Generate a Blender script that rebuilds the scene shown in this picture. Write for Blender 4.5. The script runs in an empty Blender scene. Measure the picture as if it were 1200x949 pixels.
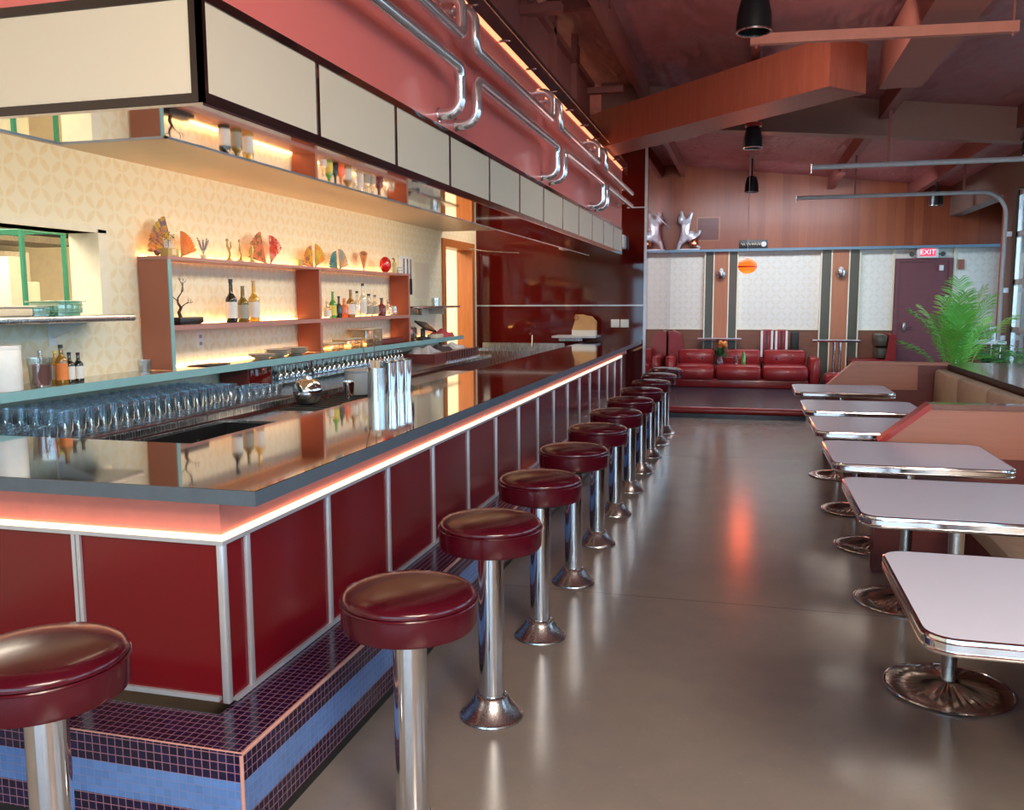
import bpy, bmesh, math, random
from mathutils import Vector, Matrix
C = bpy.context.scene.collection
S = bpy.context.scene
PI = math.pi
rnd = random.Random(7)

# ------------------------------------------------------------------ camera, world, light, exposure
def make_camera():
    y, t, r = map(math.radians, (15.0, 6.85, .245))
    cy, sy, ct, st, cr, sr = math.cos(y), math.sin(y), math.cos(t), math.sin(t), math.cos(r), math.sin(r)
    fwd = Vector((-sy*ct, cy*ct, -st)); right = Vector((cy, sy, 0)); down = -right.cross(fwd)
    r2 = cr*right + sr*down; d2 = -sr*right + cr*down
    m = Matrix.Identity(4)
    for i in range(3):
        m[i][0] = r2[i]; m[i][1] = -d2[i]; m[i][2] = -fwd[i]
    m.translation = (0, 0, 1.6)
    cam = bpy.data.cameras.new('camera'); cam.sensor_width = 36; cam.sensor_fit = 'HORIZONTAL'
    cam.lens = 1020/1200*36; cam.clip_start = .05
    o = bpy.data.objects.new('camera', cam); C.objects.link(o); o.matrix_world = m
    S.camera = o
make_camera()
S.view_settings.view_transform = 'Standard'; S.view_settings.look = 'None'
S.view_settings.exposure = 1.03; S.view_settings.gamma = 1.0; S.view_settings.use_curve_mapping = False
S.cycles.use_denoising = True
S.cycles.max_bounces = 8; S.cycles.diffuse_bounces = 4; S.cycles.glossy_bounces = 5
S.cycles.transparent_max_bounces = 24; S.cycles.caustics_reflective = False; S.cycles.caustics_refractive = False
S.cycles.sample_clamp_indirect = 6

W = bpy.data.worlds.new('sky'); S.world = W; W.use_nodes = True
bg = W.node_tree.nodes['Background']; bg.inputs[0].default_value = (.58, .80, 1.0, 1); bg.inputs[1].default_value = 3.0

def area(name, loc, rot, sx, sy, power, col, portal=False, spread=180):
    l = bpy.data.lights.new(name, 'AREA'); l.shape = 'RECTANGLE'; l.size = sx; l.size_y = sy
    l.energy = power; l.color = col; l.spread = math.radians(spread)
    if portal: l.cycles.is_portal = True
    o = bpy.data.objects.new(name, l); C.objects.link(o); o.location = loc; o.rotation_euler = rot
    return o
# daylight portals in the window openings (right wall doors and the street front behind)
for k, (y0, y1) in enumerate(((9.6, 12.3), (6.4, 9.1), (3.2, 5.9), (0.0, 2.7))):
    area('window_portal', (3.36, (y0+y1)/2, 1.8), (0, PI/2, 0), 2.2, y1-y0-.1, 1, (1, 1, 1), portal=True)
area('window_portal', (4.3, 14.4, 1.7), (0, PI/2, 0), 2.2, 2.6, 1, (1, 1, 1), portal=True)  # portal of the added alcove window
area('window_portal', (-.3, -3.36, 1.7), (-PI/2, 0, PI), 6.4, 2.6, 1, (1, 1, 1), portal=True)
# indoor area lamps, the added ones marked
def lamp_row():
    for y in (3.0, 4.9, 6.8, 8.7):                       # hidden lamps added under the soffit to light the wallpapered wall
        area('added_soffit_fill', (-2.25, y, 2.44), (0, 1.0, 0), .3, 1.3, 11, (1, .86, .68))
    area('kitchen_light', (-5.2, 4.0, 2.75), (0, 0, 0), 1.6, 3.0, 90, (1, .90, .72))
    area('kitchen_light', (-5.2, 10.6, 2.75), (0, 0, 0), 1.6, 2.4, 75, (1, .86, .66))
    area('back_bar_light', (-2.9, 11.4, 3.6), (0, 0, 0), 1.0, .6, 22, (1, .82, .62))
    area('added_lounge_fill', (.4, 13.75, 3.35), (.42, 0, 0), 3.0, .4, 50, (.80, .89, 1))  # added fill aimed at the back wall to brighten the lounge
    area('added_front_fill', (1.3, -1.0, 3.45), (.35, .25, 0), 2.6, 1.6, 265, (1, .88, .74))  # added lamp behind the camera, brightens the dim front
    area('added_mid_fill', (.1, 6.3, 3.5), (.75, 0, 0), 1.3, .3, 6, (1, .86, .74))  # weak added fill for the ceiling and beams
lamp_row()

# ------------------------------------------------------------------ node materials
class NT:
    def __init__(s, name):
        s.m = bpy.data.materials.new(name); s.m.use_nodes = True; s.t = s.m.node_tree
        s.b = s.t.nodes['Principled BSDF']
    def n(s, typ, **kw):
        x = s.t.nodes.new(typ)
        for k, v in kw.items(): setattr(x, k, v)
        return x
    def put(s, sock, v):
        if isinstance(v, bpy.types.NodeSocket): s.t.links.new(v, sock)
        elif v is not None: sock.default_value = v
    def ma(s, op, a, b=None, c=None):
        x = s.n('ShaderNodeMath', operation=op); s.put(x.inputs[0], a)
        if b is not None: s.put(x.inputs[1], b)
        if c is not None: s.put(x.inputs[2], c)
        return x.outputs[0]
    def mix(s, f, a, b):
        x = s.n('ShaderNodeMix', data_type='RGBA'); s.put(x.inputs[0], f)
        s.put(x.inputs[6], a if isinstance(a, bpy.types.NodeSocket) else (*a, 1)); s.put(x.inputs[7], b if isinstance(b, bpy.types.NodeSocket) else (*b, 1))
        return x.outputs[2]
    def pos(s):
        g = s.n('ShaderNodeNewGeometry'); q = s.n('ShaderNodeSeparateXYZ'); s.t.links.new(g.outputs['Position'], q.inputs[0])
        s.g = g; return g.outputs['Position'], q.outputs[0], q.outputs[1], q.outputs[2]
    def obj(s):
        g = s.n('ShaderNodeTexCoord'); return g.outputs['Object']
    def noise(s, vec, scale, detail=3, rough=.55, stretch=None):
        if stretch:
            mp = s.n('ShaderNodeMapping'); mp.inputs['Scale'].default_value = stretch; s.t.links.new(vec, mp.inputs[0]); vec = mp.outputs[0]
        x = s.n('ShaderNodeTexNoise'); s.t.links.new(vec, x.inputs['Vector']); x.inputs['Scale'].default_value = scale
        x.inputs['Detail'].default_value = detail; x.inputs['Roughness'].default_value = rough
        return x.outputs['Fac']
    def ramp(s, f, a, b):
        x = s.n('ShaderNodeMapRange'); s.put(x.inputs[0], f); x.inputs[1].default_value = a; x.inputs[2].default_value = b; return x.outputs[0]
    def bump(s, h, strength, dist=.01):
        x = s.n('ShaderNodeBump'); x.inputs['Strength'].default_value = strength; x.inputs['Distance'].default_value = dist
        s.t.links.new(h, x.inputs['Height']); s.t.links.new(x.outputs[0], s.b.inputs['Normal'])
    def fin(s, col=None, rough=None, metal=None, spec=None, coat=None):
        b = s.b
        if col is not None: s.put(b.inputs['Base Color'], col if isinstance(col, bpy.types.NodeSocket) else (*col, 1))
        if rough is not None: s.put(b.inputs['Roughness'], rough)
        if metal is not None: s.put(b.inputs['Metallic'], metal)
        if spec is not None: b.inputs['Specular IOR Level'].default_value = spec
        if coat: b.inputs['Coat Weight'].default_value = coat; b.inputs['Coat Roughness'].default_value = .06
        return s.m
def pm(name, col, rough=.5, metal=0, var=.12, scale=14, spec=.5, coat=0, bump=0, stretch=None):
    """a plain surface: one colour with a faint mottle of its own and a little roughness variation"""
    s = NT(name); o = s.obj(); f = s.noise(o, scale, stretch=stretch)
    a = tuple(max(0, c*(1-var)) for c in col); b = tuple(min(1, c*(1+var)) for c in col)
    c = s.mix(f, a, b); r = s.ramp(f, -1, 2) if rough > .2 else None
    rr = rough if scale < 5 else s.ma('MULTIPLY_ADD', f, rough*.3, rough*.85)
    if bump: s.bump(s.noise(o, scale*4), bump, .003)
    return s.fin(c, rr, metal, spec, coat)
def emis(name, col, strength):
    s = NT(name); s.b.inputs['Base Color'].default_value = (*col, 1); s.b.inputs['Emission Color'].default_value = (*col, 1)
    s.b.inputs['Emission Strength'].default_value = strength; return s.m
def glassy(name, tint, reflect=.12, rough=.02, body=0.0, k=.75):
    s = NT(name); t = s.t; out = t.nodes['Material Output']
    tr = s.n('ShaderNodeBsdfTransparent'); tr.inputs[0].default_value = (*tint, 1)
    gl = s.n('ShaderNodeBsdfGlossy'); gl.inputs['Roughness'].default_value = rough
    lw = s.n('ShaderNodeLayerWeight'); lw.inputs[0].default_value = .35
    f = s.ma('MULTIPLY_ADD', lw.outputs['Facing'], k, reflect)
    mx = s.n('ShaderNodeMixShader'); t.links.new(f, mx.inputs[0]); t.links.new(tr.outputs[0], mx.inputs[1]); t.links.new(gl.outputs[0], mx.inputs[2])
    last = mx
    if body:
        s.b.inputs['Base Color'].default_value = (*tint, 1); s.b.inputs['Roughness'].default_value = .1
        m2 = s.n('ShaderNodeMixShader'); m2.inputs[0].default_value = body
        t.links.new(mx.outputs[0], m2.inputs[1]); t.links.new(s.b.outputs[0], m2.inputs[2]); last = m2
    t.links.new(last.outputs[0], out.inputs[0]); return s.m

def wood(name, c1, c2, rough=.35, axis='z', scale=1.0, plank=None, coat=0):
    s = NT(name); P, x, y, z = s.pos()
    st = {'z': (9, 9, .6), 'y': (9, .6, 9), 'x': (.6, 9, 9)}[axis]
    f = s.noise(P, 3.2*scale, 4, .6, st); f2 = s.noise(P, 18*scale, 2, .5, st)
    ff = s.ma('ADD', s.ma('MULTIPLY', f, .75), s.ma('MULTIPLY', f2, .25))
    if plank:
        fr = s.ma('FLOOR', s.ma('DIVIDE', x, plank)); w = s.n('ShaderNodeTexWhiteNoise', noise_dimensions='1D'); s.t.links.new(fr, w.inputs['W'])
        ff = s.ma('ADD', s.ma('MULTIPLY', ff, .6), s.ma('MULTIPLY', w.outputs[0], .35))
    c = s.mix(s.ramp(ff, .25, .72), c1, c2); s.bump(f2, .05, .002)
    return s.fin(c, rough, 0, .5, coat)

def concrete():
    s = NT('polished_concrete'); P, x, y, z = s.pos()
    f = s.noise(P, .9, 6, .65); g = s.noise(P, 7, 5, .7); h = s.noise(P, 60, 2)
    c = s.mix(s.ramp(f, .2, .8), (.30, .25, .20), (.21, .18, .175))
    c = s.mix(s.ma('MULTIPLY', s.ramp(g, .40, .80), .22), c, (.36, .29, .22))
    c = s.mix(s.ma('MULTIPLY', s.ramp(h, .62, .8), .25), c, (.42, .35, .27))
    # saw-cut joints every 3 m
    j = s.ma('LESS_THAN', s.ma('ABSOLUTE', s.ma('SUBTRACT', s.ma('FRACT', s.ma('DIVIDE', s.ma('ADD', y, 2.0), 4.4)), .5)), .0009)
    c = s.mix(s.ma('MULTIPLY', j, .6), c, (.06, .05, .04))
    r = s.ma('MULTIPLY_ADD', h, .03, .19)
    return s.fin(c, r, 0, .55)
def wallpaper(name, ground, leaf, cell, use='yz', rough=.6, emb=.25):
    s = NT(name); P, x, y, z = s.pos(); a = {'yz': y, 'xz': x}[use]
    u = s.ma('SUBTRACT', s.ma('FRACT', s.ma('DIVIDE', a, cell)), .5); v = s.ma('SUBTRACT', s.ma('FRACT', s.ma('DIVIDE', z, cell)), .5)
    tot = None
    for (cx, cz) in ((.5, 0), (-.5, 0), (0, .5), (0, -.5)):
        d = s.ma('SQRT', s.ma('ADD', s.ma('POWER', s.ma('SUBTRACT', u, cx), 2), s.ma('POWER', s.ma('SUBTRACT', v, cz), 2)))
        k = s.n('ShaderNodeMapRange'); s.t.links.new(d, k.inputs[0]); k.inputs[1].default_value = .49; k.inputs[2].default_value = .44; k.inputs[3].default_value = 0; k.inputs[4].default_value = 1
        tot = k.outputs[0] if tot is None else s.ma('ADD', tot, k.outputs[0])
    petal = s.ramp(tot, 1.0, 1.9)
    n = s.noise(P, 5, 4); n2 = s.noise(P, 40, 2)
    lf = s.mix(s.ramp(n2, .3, .7), leaf, tuple(min(1, c*1.12) for c in leaf))
    c = s.mix(s.ma('MULTIPLY', petal, s.ma('MULTIPLY_ADD', n, .9, emb)), ground, lf)
    s.bump(petal, .15, .002)
    return s.fin(c, rough)
def tile(name, dark, light, grout, pitch=.0268, z0=.045, bands=((.128, .233),)):
    s = NT(name); P, x, y, z = s.pos(); nn = s.n('ShaderNodeSeparateXYZ'); s.t.links.new(s.g.outputs['Normal'], nn.inputs[0])
    g = None; ids = None
    for k, (co, off) in enumerate(((x, .012), (y, .004), (z, -.0180))):
        q = s.ma('DIVIDE', s.ma('ADD', co, off), pitch); fr = s.ma('FRACT', q)
        e = s.ma('LESS_THAN', s.ma('SUBTRACT', .5, s.ma('ABSOLUTE', s.ma('SUBTRACT', fr, .5))), .055)
        e = s.ma('MULTIPLY', e, s.ma('LESS_THAN', s.ma('ABSOLUTE', nn.outputs[k]), .5))
        g = e if g is None else s.ma('MAXIMUM', g, e)
        i = s.ma('MULTIPLY', s.ma('FLOOR', q), (1.0, 7.31, 13.7)[k]); ids = i if ids is None else s.ma('ADD', ids, i)
    w = s.n('ShaderNodeTexWhiteNoise', noise_dimensions='1D'); s.t.links.new(ids, w.inputs['W'])
    dk = s.mix(w.outputs[0], tuple(c*.6 for c in dark), tuple(c*1.4 for c in dark))
    lt = s.mix(w.outputs[0], tuple(c*.88 for c in light), tuple(c*1.08 for c in light))
    lo, hi = bands[0]
    inb = s.ma('MULTIPLY', s.ma('GREATER_THAN', z, lo), s.ma('LESS_THAN', z, hi))
    c = s.mix(inb, dk, lt); gr = s.mix(inb, grout, tuple(min(1, .35*a+.65*b) for a, b in zip(grout, light)))
    c = s.mix(g, c, gr)
    r = s.ma('MULTIPLY_ADD', g, .4, .16)
    s.bump(s.ma('SUBTRACT', 1, g), .25, .002)
    return s.fin(c, r, 0, .6)
def leather(name, col, rough=.22, coat=.4):
    s = NT(name); o = s.obj(); v = s.n('ShaderNodeTexVoronoi'); s.t.links.new(o, v.inputs['Vector']); v.inputs['Scale'].default_value = 240
    n = s.noise(o, 9, 3); c = s.mix(n, tuple(x*.8 for x in col), tuple(min(1, x*1.2) for x in col))
    s.bump(v.outputs['Distance'], .06, .0008)
    return s.fin(c, s.ma('MULTIPLY_ADD', n, .06, rough), 0, .45, coat)
def brushed(name, col, rough=.18, stretch=(40, 40, 1)):
    s = NT(name); o = s.obj(); f = s.noise(o, 6, 3, .6, stretch)
    c = s.mix(f, tuple(x*.85 for x in col), col); return s.fin(c, s.ma('MULTIPLY_ADD', f, .12, rough), 1.0)

M = dict(
    concrete=concrete(),
    paper=wallpaper('bar_wallpaper', (.86, .79, .60), (.76, .63, .38), .165, emb=.2),
    paper_far=wallpaper('lounge_wallpaper', (.84, .82, .74), (.70, .66, .54), .20, 'xz', emb=.05),
    tile=tile('mosaic_tile', (.008, .006, .036), (.11, .235, .53), (.30, .13, .16)),
    tiletrim=pm('tile_edging', (.62, .30, .24), .35),
    black=pm('black_rubber', (.012, .012, .013), .5),
    blackmetal=pm('black_powder_coat', (.012, .012, .013), .35, spec=.5),
    counter=pm('lacquered_counter', (.030, .012, .008), .035, 0, .35, 4, .9, .9),
    counteredge=pm('counter_edge', (.085, .11, .135), .30, 0, .15, 20),
    redpanel=NT('red_laminate'),
    alum=pm('aluminium_trim', (.58, .58, .62), .35, .5),
    apron=pm('salmon_paint', (.78, .22, .16), .5),
    hoodsalmon=pm('salmon_gloss', (.84, .20, .17), .26, 0, .03, 1, .25),
    cream=pm('cream_laminate', (.78, .66, .49), .30, 0, .02, 1),
    hoodframe=pm('black_gloss_frame', (.022, .008, .007), .07, 0, .2, 4, .8, .6),
    mirror=NT('mirror_strip'),
    tan=wood('tan_plywood', (.72, .58, .40), (.78, .64, .45), .42, 'x'),
    chrome=brushed('polished_chrome', (.82, .82, .84), .035, (3, 3, 3)),
    steel=brushed('brushed_steel', (.62, .61, .60), .20),
    bronze=pm('bronze_steel', (.50, .43, .36), .2, 1, .04, 1),
    maroon_vinyl=leather('maroon_vinyl', (.065, .0025, .008), .17, .12),
    red_vinyl=leather('red_leather', (.26, .016, .018), .28, .25),
    cream_vinyl=leather('cream_vinyl', (.60, .50, .38), .42, .05),
    darkwall=pm('maroon_lacquer_wall', (.085, .005, .004), .05, 0, .1, 2, .35, .2),
    sidewall=pm('maroon_mirror_lacquer', (.22, .03, .022), .035, .35, .05, 2, 1, .8),
    woodwall=wood('red_wood_panelling', (.24, .048, .016), (.37, .095, .030), .34, 'z', 1, .14),
    beamwood=wood('red_beam_veneer', (.34, .075, .045), (.46, .12, .07), .42, 'z'),
    girder=pm('painted_girder', (.32, .15, .115), .5),
    purlin=pm('painted_steel_purlin', (.30, .09, .075), .5),
    duct=pm('duct_salmon_paint', (.50, .17, .13), .5, 0, .06),
    ceiling=NT('ceiling_lining'),
    plaster=pm('cream_plaster', (.74, .64, .46), .7),
    kitchen=pm('kitchen_wall', (.85, .78, .62), .6),
    wainscot=wood('wainscot_veneer', (.16, .055, .028), (.24, .09, .05), .4, 'x'),
    bluetrim=pm('blue_grey_trim', (.16, .27, .36), .4),
    stripe=pm('grey_green_panel', (.07, .065, .045), .3),
    creamline=pm('cream_bead', (.85, .78, .60), .4),
    pilaster=wood('pilaster_wood', (.38, .13, .06), (.50, .19, .09), .35, 'z'),
    doorpaint=pm('maroon_door_paint', (.17, .055, .065), .38),
    doorwood=wood('orange_door_wood', (.40, .12, .03), (.55, .19, .06), .35, 'z'),
    finwood=pm('terracotta_laminate', (.36, .12, .075), .4, 0, .08, 6),
    finred=pm('rust_laminate', (.27, .055, .022), .4),
    shelfedge=pm('shelf_edging', (.42, .20, .17), .35),
    backtop=pm('glossy_grey_shelf', (.16, .12, .10), .08, 0, .1, 4, .7, .5),
    backedge=pm('seafoam_edge', (.22, .42, .44), .35),
    white=pm('white_plastic', (.80, .80, .78), .4),
    tabletop=pm('pale_grey_laminate', (.66, .66, .77), .24, 0, .02, 3),
    partition=wood('booth_veneer', (.40, .15, .095), (.48, .19, .12), .36, 'x'),
    partdark=wood('booth_dark_veneer', (.12, .022, .018), (.17, .032, .026), .36, 'x'),
    redcap=pm('red_cap_rail', (.42, .035, .03), .3),
    ledge=wood('ledge_veneer', (.20, .085, .06), (.28, .13, .10), .2, 'y', 1, None, .4),
    platform=pm('dark_platform_vinyl', (.020, .024, .034), .26, 0, .15, 3),
    glass=glassy('window_glass', (.86, .95, .99), .06),
    glassware=glassy('clear_glassware', (.80, .89, .94), .20, .03, .03),
    glassclear=glassy('clear_glass', (.90, .92, .90), .14, .03, .02),
    foil=pm('silver_foil', (.78, .78, .84), .35, .45, .1, 9),
    copper=brushed('copper_metal', (.75, .30, .16), .2, (5, 5, 5)),
    green=pm('leaf_green', (.10, .34, .04), .45, 0, .4, 12),
    greendark=pm('leaf_dark_green', (.03, .16, .06), .4, 0, .4, 12),
    greenmetal=pm('green_epoxy_wire', (.02, .22, .14), .35),
    led=emis('warm_led', (1, .62, .33), 2.8),
    ledpeach=emis('peach_led', (1, .36, .17), 1.5),
    ledshelf=emis('amber_led', (1, .50, .18), 14),
    lantern=emis('orange_lantern', (1, .085, .008), 1.3),
    exitred=emis('exit_red', (1, .03, .07), .75),
    exitwhite=emis('exit_letters', (1, .45, .5), 1.0),
)
def special():
    s = M['redpanel']; P, x, y, z = s.pos(); f = s.noise(P, 1.1, 1, .4)
    c = s.mix(f, (.10, .001, .004), (.19, .002, .007))
    M['redpanel'] = s.fin(c, .17, 0, .5)
    s = M['mirror']; M['mirror'] = s.fin(s.mix(s.noise(s.obj(), 2), (.80, .72, .66), (.84, .76, .70)), .03, 1.0)
    s = M['ceiling']; P, x, y, z = s.pos(); f = s.noise(P, 1.1, 4, .6, (1, .35, 1)); g = s.noise(P, 6, 4)
    c = s.mix(s.ramp(f, .3, .7), (.42, .14, .14), (.56, .25, .27))
    s.bump(f, .9, .25); M['ceiling'] = s.fin(c, s.ma('MULTIPLY_ADD', g, .2, .38))
special()

# ------------------------------------------------------------------ geometry helpers
class MB:
    def __init__(s): s.b = bmesh.new(); s.mi = 0
    def _tag(s, faces):
        for f in faces: f.material_index = s.mi
    def box(s, x0, x1, y0, y1, z0, z1, bev=0):
        r = bmesh.ops.create_cube(s.b, size=1); vs = r['verts']
        for v in vs: v.co = Vector(((x0+x1)/2 + v.co.x*(x1-x0), (y0+y1)/2 + v.co.y*(y1-y0), (z0+z1)/2 + v.co.z*(z1-z0)))
        if s.mi: s._tag({f for v in vs for f in v.link_faces})
        if bev:
            es = list({e for v in vs for e in v.link_edges}); bmesh.ops.bevel(s.b, geom=es, offset=bev, segments=2, affect='EDGES', profile=.5)
        return s
    def poly(s, pts, d):
        """prism: polygon pts (3D) swept along vector d"""
        a = [s.b.verts.new(p) for p in pts]; b = [s.b.verts.new(Vector(p)+Vector(d)) for p in pts]; n = len(a)
        fs = [s.b.faces.new(a), s.b.faces.new(b[::-1])] + [s.b.faces.new((a[i], b[i], b[(i+1) % n], a[(i+1) % n])) for i in range(n)]
        s._tag(fs); return s
    def lathe(s, prof, c=(0, 0, 0), seg=32, ax='z'):
        rings = []
        for (r, h) in prof:
            ring = []
            if r < 1e-6: ring = [s.b.verts.new(s._ax(0, 0, h, c, ax))]
            else:
                for k in range(seg):
                    a = 2*PI*k/seg; ring.append(s.b.verts.new(s._ax(r*math.cos(a), r*math.sin(a), h, c, ax)))
            rings.append(ring)
        fs = []
        for A, B in zip(rings, rings[1:]):
            for k in range(seg):
                k2 = (k+1) % seg
                if len(A) == 1 and len(B) == 1: continue
                if len(A) == 1: fs.append(s.b.faces.new((A[0], B[k], B[k2])))
                elif len(B) == 1: fs.append(s.b.faces.new((A[k], B[0], A[k2])))
                else: fs.append(s.b.faces.new((A[k], B[k], B[k2], A[k2])))
        s._tag(fs); return s
    def _ax(s, x, y, h, c, ax):
        if ax == 'z': return Vector((c[0]+x, c[1]+y, c[2]+h))
        if ax == 'y': return Vector((c[0]+x, c[1]+h, c[2]+y))
        return Vector((c[0]+h, c[1]+x, c[2]+y))
    def tube(s, pts, r, seg=10, cap=True):
        pts = [Vector(p) for p in pts]; n = len(pts); rs = r if isinstance(r, (list, tuple)) else [r]*n
        up = None; rings = []
        for i, p in enumerate(pts):
            t = (pts[min(i+1, n-1)] - pts[max(i-1, 0)]).normalized()
            if up is None: up = t.orthogonal().normalized()
            up = (up - t*up.dot(t)); up = up.normalized() if up.length > 1e-6 else t.orthogonal().normalized()
            w = t.cross(up)
            rings.append([s.b.verts.new(p + (up*math.cos(2*PI*k/seg) + w*math.sin(2*PI*k/seg))*rs[i]) for k in range(seg)])
        fs = []
        for A, B in zip(rings, rings[1:]):
            for k in range(seg): fs.append(s.b.faces.new((A[k], A[(k+1) % seg], B[(k+1) % seg], B[k])))
        if cap: fs.append(s.b.faces.new(rings[0][::-1])); fs.append(s.b.faces.new(rings[-1]))
        s._tag(fs); return s
    def ell(s, c, r, u=14, v=9):
        q = bmesh.ops.create_uvsphere(s.b, u_segments=u, v_segments=v, radius=1)
        for w in q['verts']: w.co = Vector((c[0]+w.co.x*r[0], c[1]+w.co.y*r[1], c[2]+w.co.z*r[2]))
        return s
    def quadstrip(s, rows):
        vr = [[s.b.verts.new(p) for p in row] for row in rows]
        fs = [s.b.faces.new((A[k], A[k+1], B[k+1], B[k])) for A, B in zip(vr, vr[1:]) for k in range(len(A)-1)]
        s._tag(fs); return s
    def build(s, name, mat, parent=None, world=False, smooth=38):
        bmesh.ops.recalc_face_normals(s.b, faces=s.b.faces[:])
        if parent is not None and world:
            L = parent_origin(parent)
            for v in s.b.verts: v.co -= L
        me = bpy.data.meshes.new(name); s.b.to_mesh(me); s.b.free()
        for m in (mat if isinstance(mat, (list, tuple)) else [mat]): me.materials.append(m)
        if smooth:
            for p in me.polygons: p.use_smooth = True
            me.set_sharp_from_angle(angle=math.radians(smooth))
        o = bpy.data.objects.new(name, me); C.objects.link(o)
        if parent is not None: o.parent = parent
        return o
def parent_origin(p):
    L = Vector((0, 0, 0))
    while p is not None: L += Vector(p.location); p = p.parent
    return L
def B(*a, **k): return MB().box(*a, **k)
def thing(name, label, cat, loc=(0, 0, 0), rz=0, group=None):
    o = bpy.data.objects.new(name, None); C.objects.link(o); o.location = loc; o.rotation_euler = (0, 0, rz)
    o.empty_display_size = .1; return tag(o, label, cat, group)
def tag(o, label, cat, group=None):
    o['label'] = label; o['category'] = cat
    if group: o['group'] = group
    return o
def struct(mb, name, mat, smooth=38):
    o = mb.build(name, mat, smooth=smooth); o['kind'] = 'structure'; return o
def dup(root, loc, rz=None, label=None, sc=None, group=None):
    r = root.copy(); C.objects.link(r); r.location = loc
    if rz is not None: r.rotation_euler = (0, 0, rz)
    if sc: r.scale = sc if isinstance(sc, tuple) else (sc, sc, sc)
    if label: r['label'] = label
    if group: r['group'] = group
    for ch in list(root.children):
        c = ch.copy(); C.objects.link(c); c.parent = r
        for g in list(ch.children):
            d = g.copy(); C.objects.link(d); d.parent = c
    return r

# ------------------------------------------------------------------ the room shell
XW, YD, XS, YB, XR, YF = -3.75, 12.05, -1.33, 16.0, 3.2, -3.3
def cz(x): return 3.81 - .12*x
struct(B(-6.6, 4.6, YF-.2, 16.4, -.12, 0), 'floor', M['concrete'])
def ceiling():
    m = MB(); m.poly([(-6.6, YF-.2, cz(-6.6)), (4.6, YF-.2, cz(4.6)), (4.6, YF-.2, cz(4.6)+.15), (-6.6, YF-.2, cz(-6.6)+.15)], (0, 19.9, 0))
    struct(m, 'ceiling', M['ceiling'])
ceiling()
def wall_left():       # wallpapered wall behind the bar with the kitchen hatch and the doorway
    m = MB(); x0, x1 = XW-.2, XW; top = 4.3
    m.box(x0, x1, YF, 2.4, 0, top); m.box(x0, x1, 2.4, 4.45, 0, 1.50); m.box(x0, x1, 2.4, 4.45, 2.01, top)
    m.box(x0, x1, 4.45, 10.69, 0, top); m.box(x0, x1, 10.69, 11.85, 2.31, top); m.box(x0, x1, 11.85, 12.35, 0, top)
    struct(m, 'wall_left', [M['paper']])
    f = MB(); f.box(x0-.01, x1+.02, 10.57, 10.69, 0, 2.39); f.box(x0-.01, x1+.02, 11.80, 11.92, 0, 2.39); f.box(x0-.01, x1+.02, 10.69, 11.80, 2.29, 2.39)
    struct(f, 'door_1', M['doorwood'])
    j = MB(); j.box(x0+.01, x1+.012, 4.449, 4.52, 1.50, 2.03); j.box(x0-.01, x1+.012, 2.35, 4.52, 2.01, 2.05)
    struct(j, 'trim_1', M['kitchen'])
wall_left()
def kitchen():
    m = MB(); m.box(-6.5, -6.4, 1.5, 12.6, 0, 2.9); m.box(-6.4, -3.95, 1.5, 1.6, 0, 2.9); m.box(-6.4, -3.95, 12.5, 12.6, 0, 2.9); m.box(-6.4, -3.951, 1.6, 12.5, 2.85, 2.9)
    struct(m, 'wall_kitchen', M['kitchen'])
kitchen()
def wall_dark():
    struct(B(XW, XS, YD, YD+.25, 0, 4.3), 'wall_bar_end', M['darkwall'])
    struct(B(XS-.25, XS, YD+.25, YB, 0, 4.2), 'wall_lounge_left', M['sidewall'])
    t = MB(); t.box(XW, XS-.03, YD-.008, YD-.0005, 1.517, 1.535); t.box(-1.6, XS-.03, YD-.008, YD-.0005, 2.835, 2.85); t.box(XS-.03, XS+.006, YD-.012, YD-.0005, 0, 4.0)
    t.box(XS+.0005, XS+.006, YD, YB-.1, 2.835, 2.85)
    struct(t, 'trim_2', M['alum'])
wall_dark()
def wall_back():
    m = B(XS-.2, 4.4, YB, YB+.2, 2.46, 4.2); struct(m, 'wall_back', M['woodwall'])
    struct(B(XS-.2, 4.4, YB+.02, YB+.2, 1.074, 2.46), 'wall_back_paper', M['paper_far'])
    struct(B(XS-.2, 4.4, YB+.005, YB+.2, 0, 1.074), 'wall_back_wainscot', M['wainscot'])
    struct(B(XS+.001, 4.09, YB-.17, YB-.001, 2.43, 2.475), 'trim_3', M['bluetrim'])
    struct(B(XS, 2.40, YB-.015, YB+.004, 1.066, 1.09), 'trim_4', M['creamline'])
    # door 2, maroon, with its frame
    d = MB(); d.box(2.41, 2.47, YB-.04, YB+.004, .15, 2.27); d.box(3.23, 3.29, YB-.04, YB+.004, .15, 2.27); d.box(2.47, 3.23, YB-.04, YB+.004, 2.21, 2.27)
    f = struct(d, 'trim_5', M['doorpaint'])
    o = struct(B(2.47, 3.23, YB-.02, YB+.004, .15, 2.21), 'door_2', M['doorpaint'])
    h = MB(); h.box(2.56, 2.60, YB-.045, YB-.02, 1.05, 1.2, .004); h.tube([(2.58, YB-.07, 1.13), (2.70, YB-.07, 1.13)], .01); h.tube([(2.58, YB-.02, 1.13), (2.58, YB-.07, 1.13)], .012)
    h.build('door_handle', M['steel'], o)
    k = MB(); k.box(3.08, 3.14, YB-.07, YB-.02, 2.06, 2.15, .004); k.build('door_closer', M['white'], o)
    e = MB(); e.box(3.30, 3.34, YB-.01, YB+.019, 1.08, 2.43); e.box(2.36, 2.40, YB-.01, YB+.019, 1.08, 2.43)
    struct(e, 'trim_6', M['creamline'])
wall_back()
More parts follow.
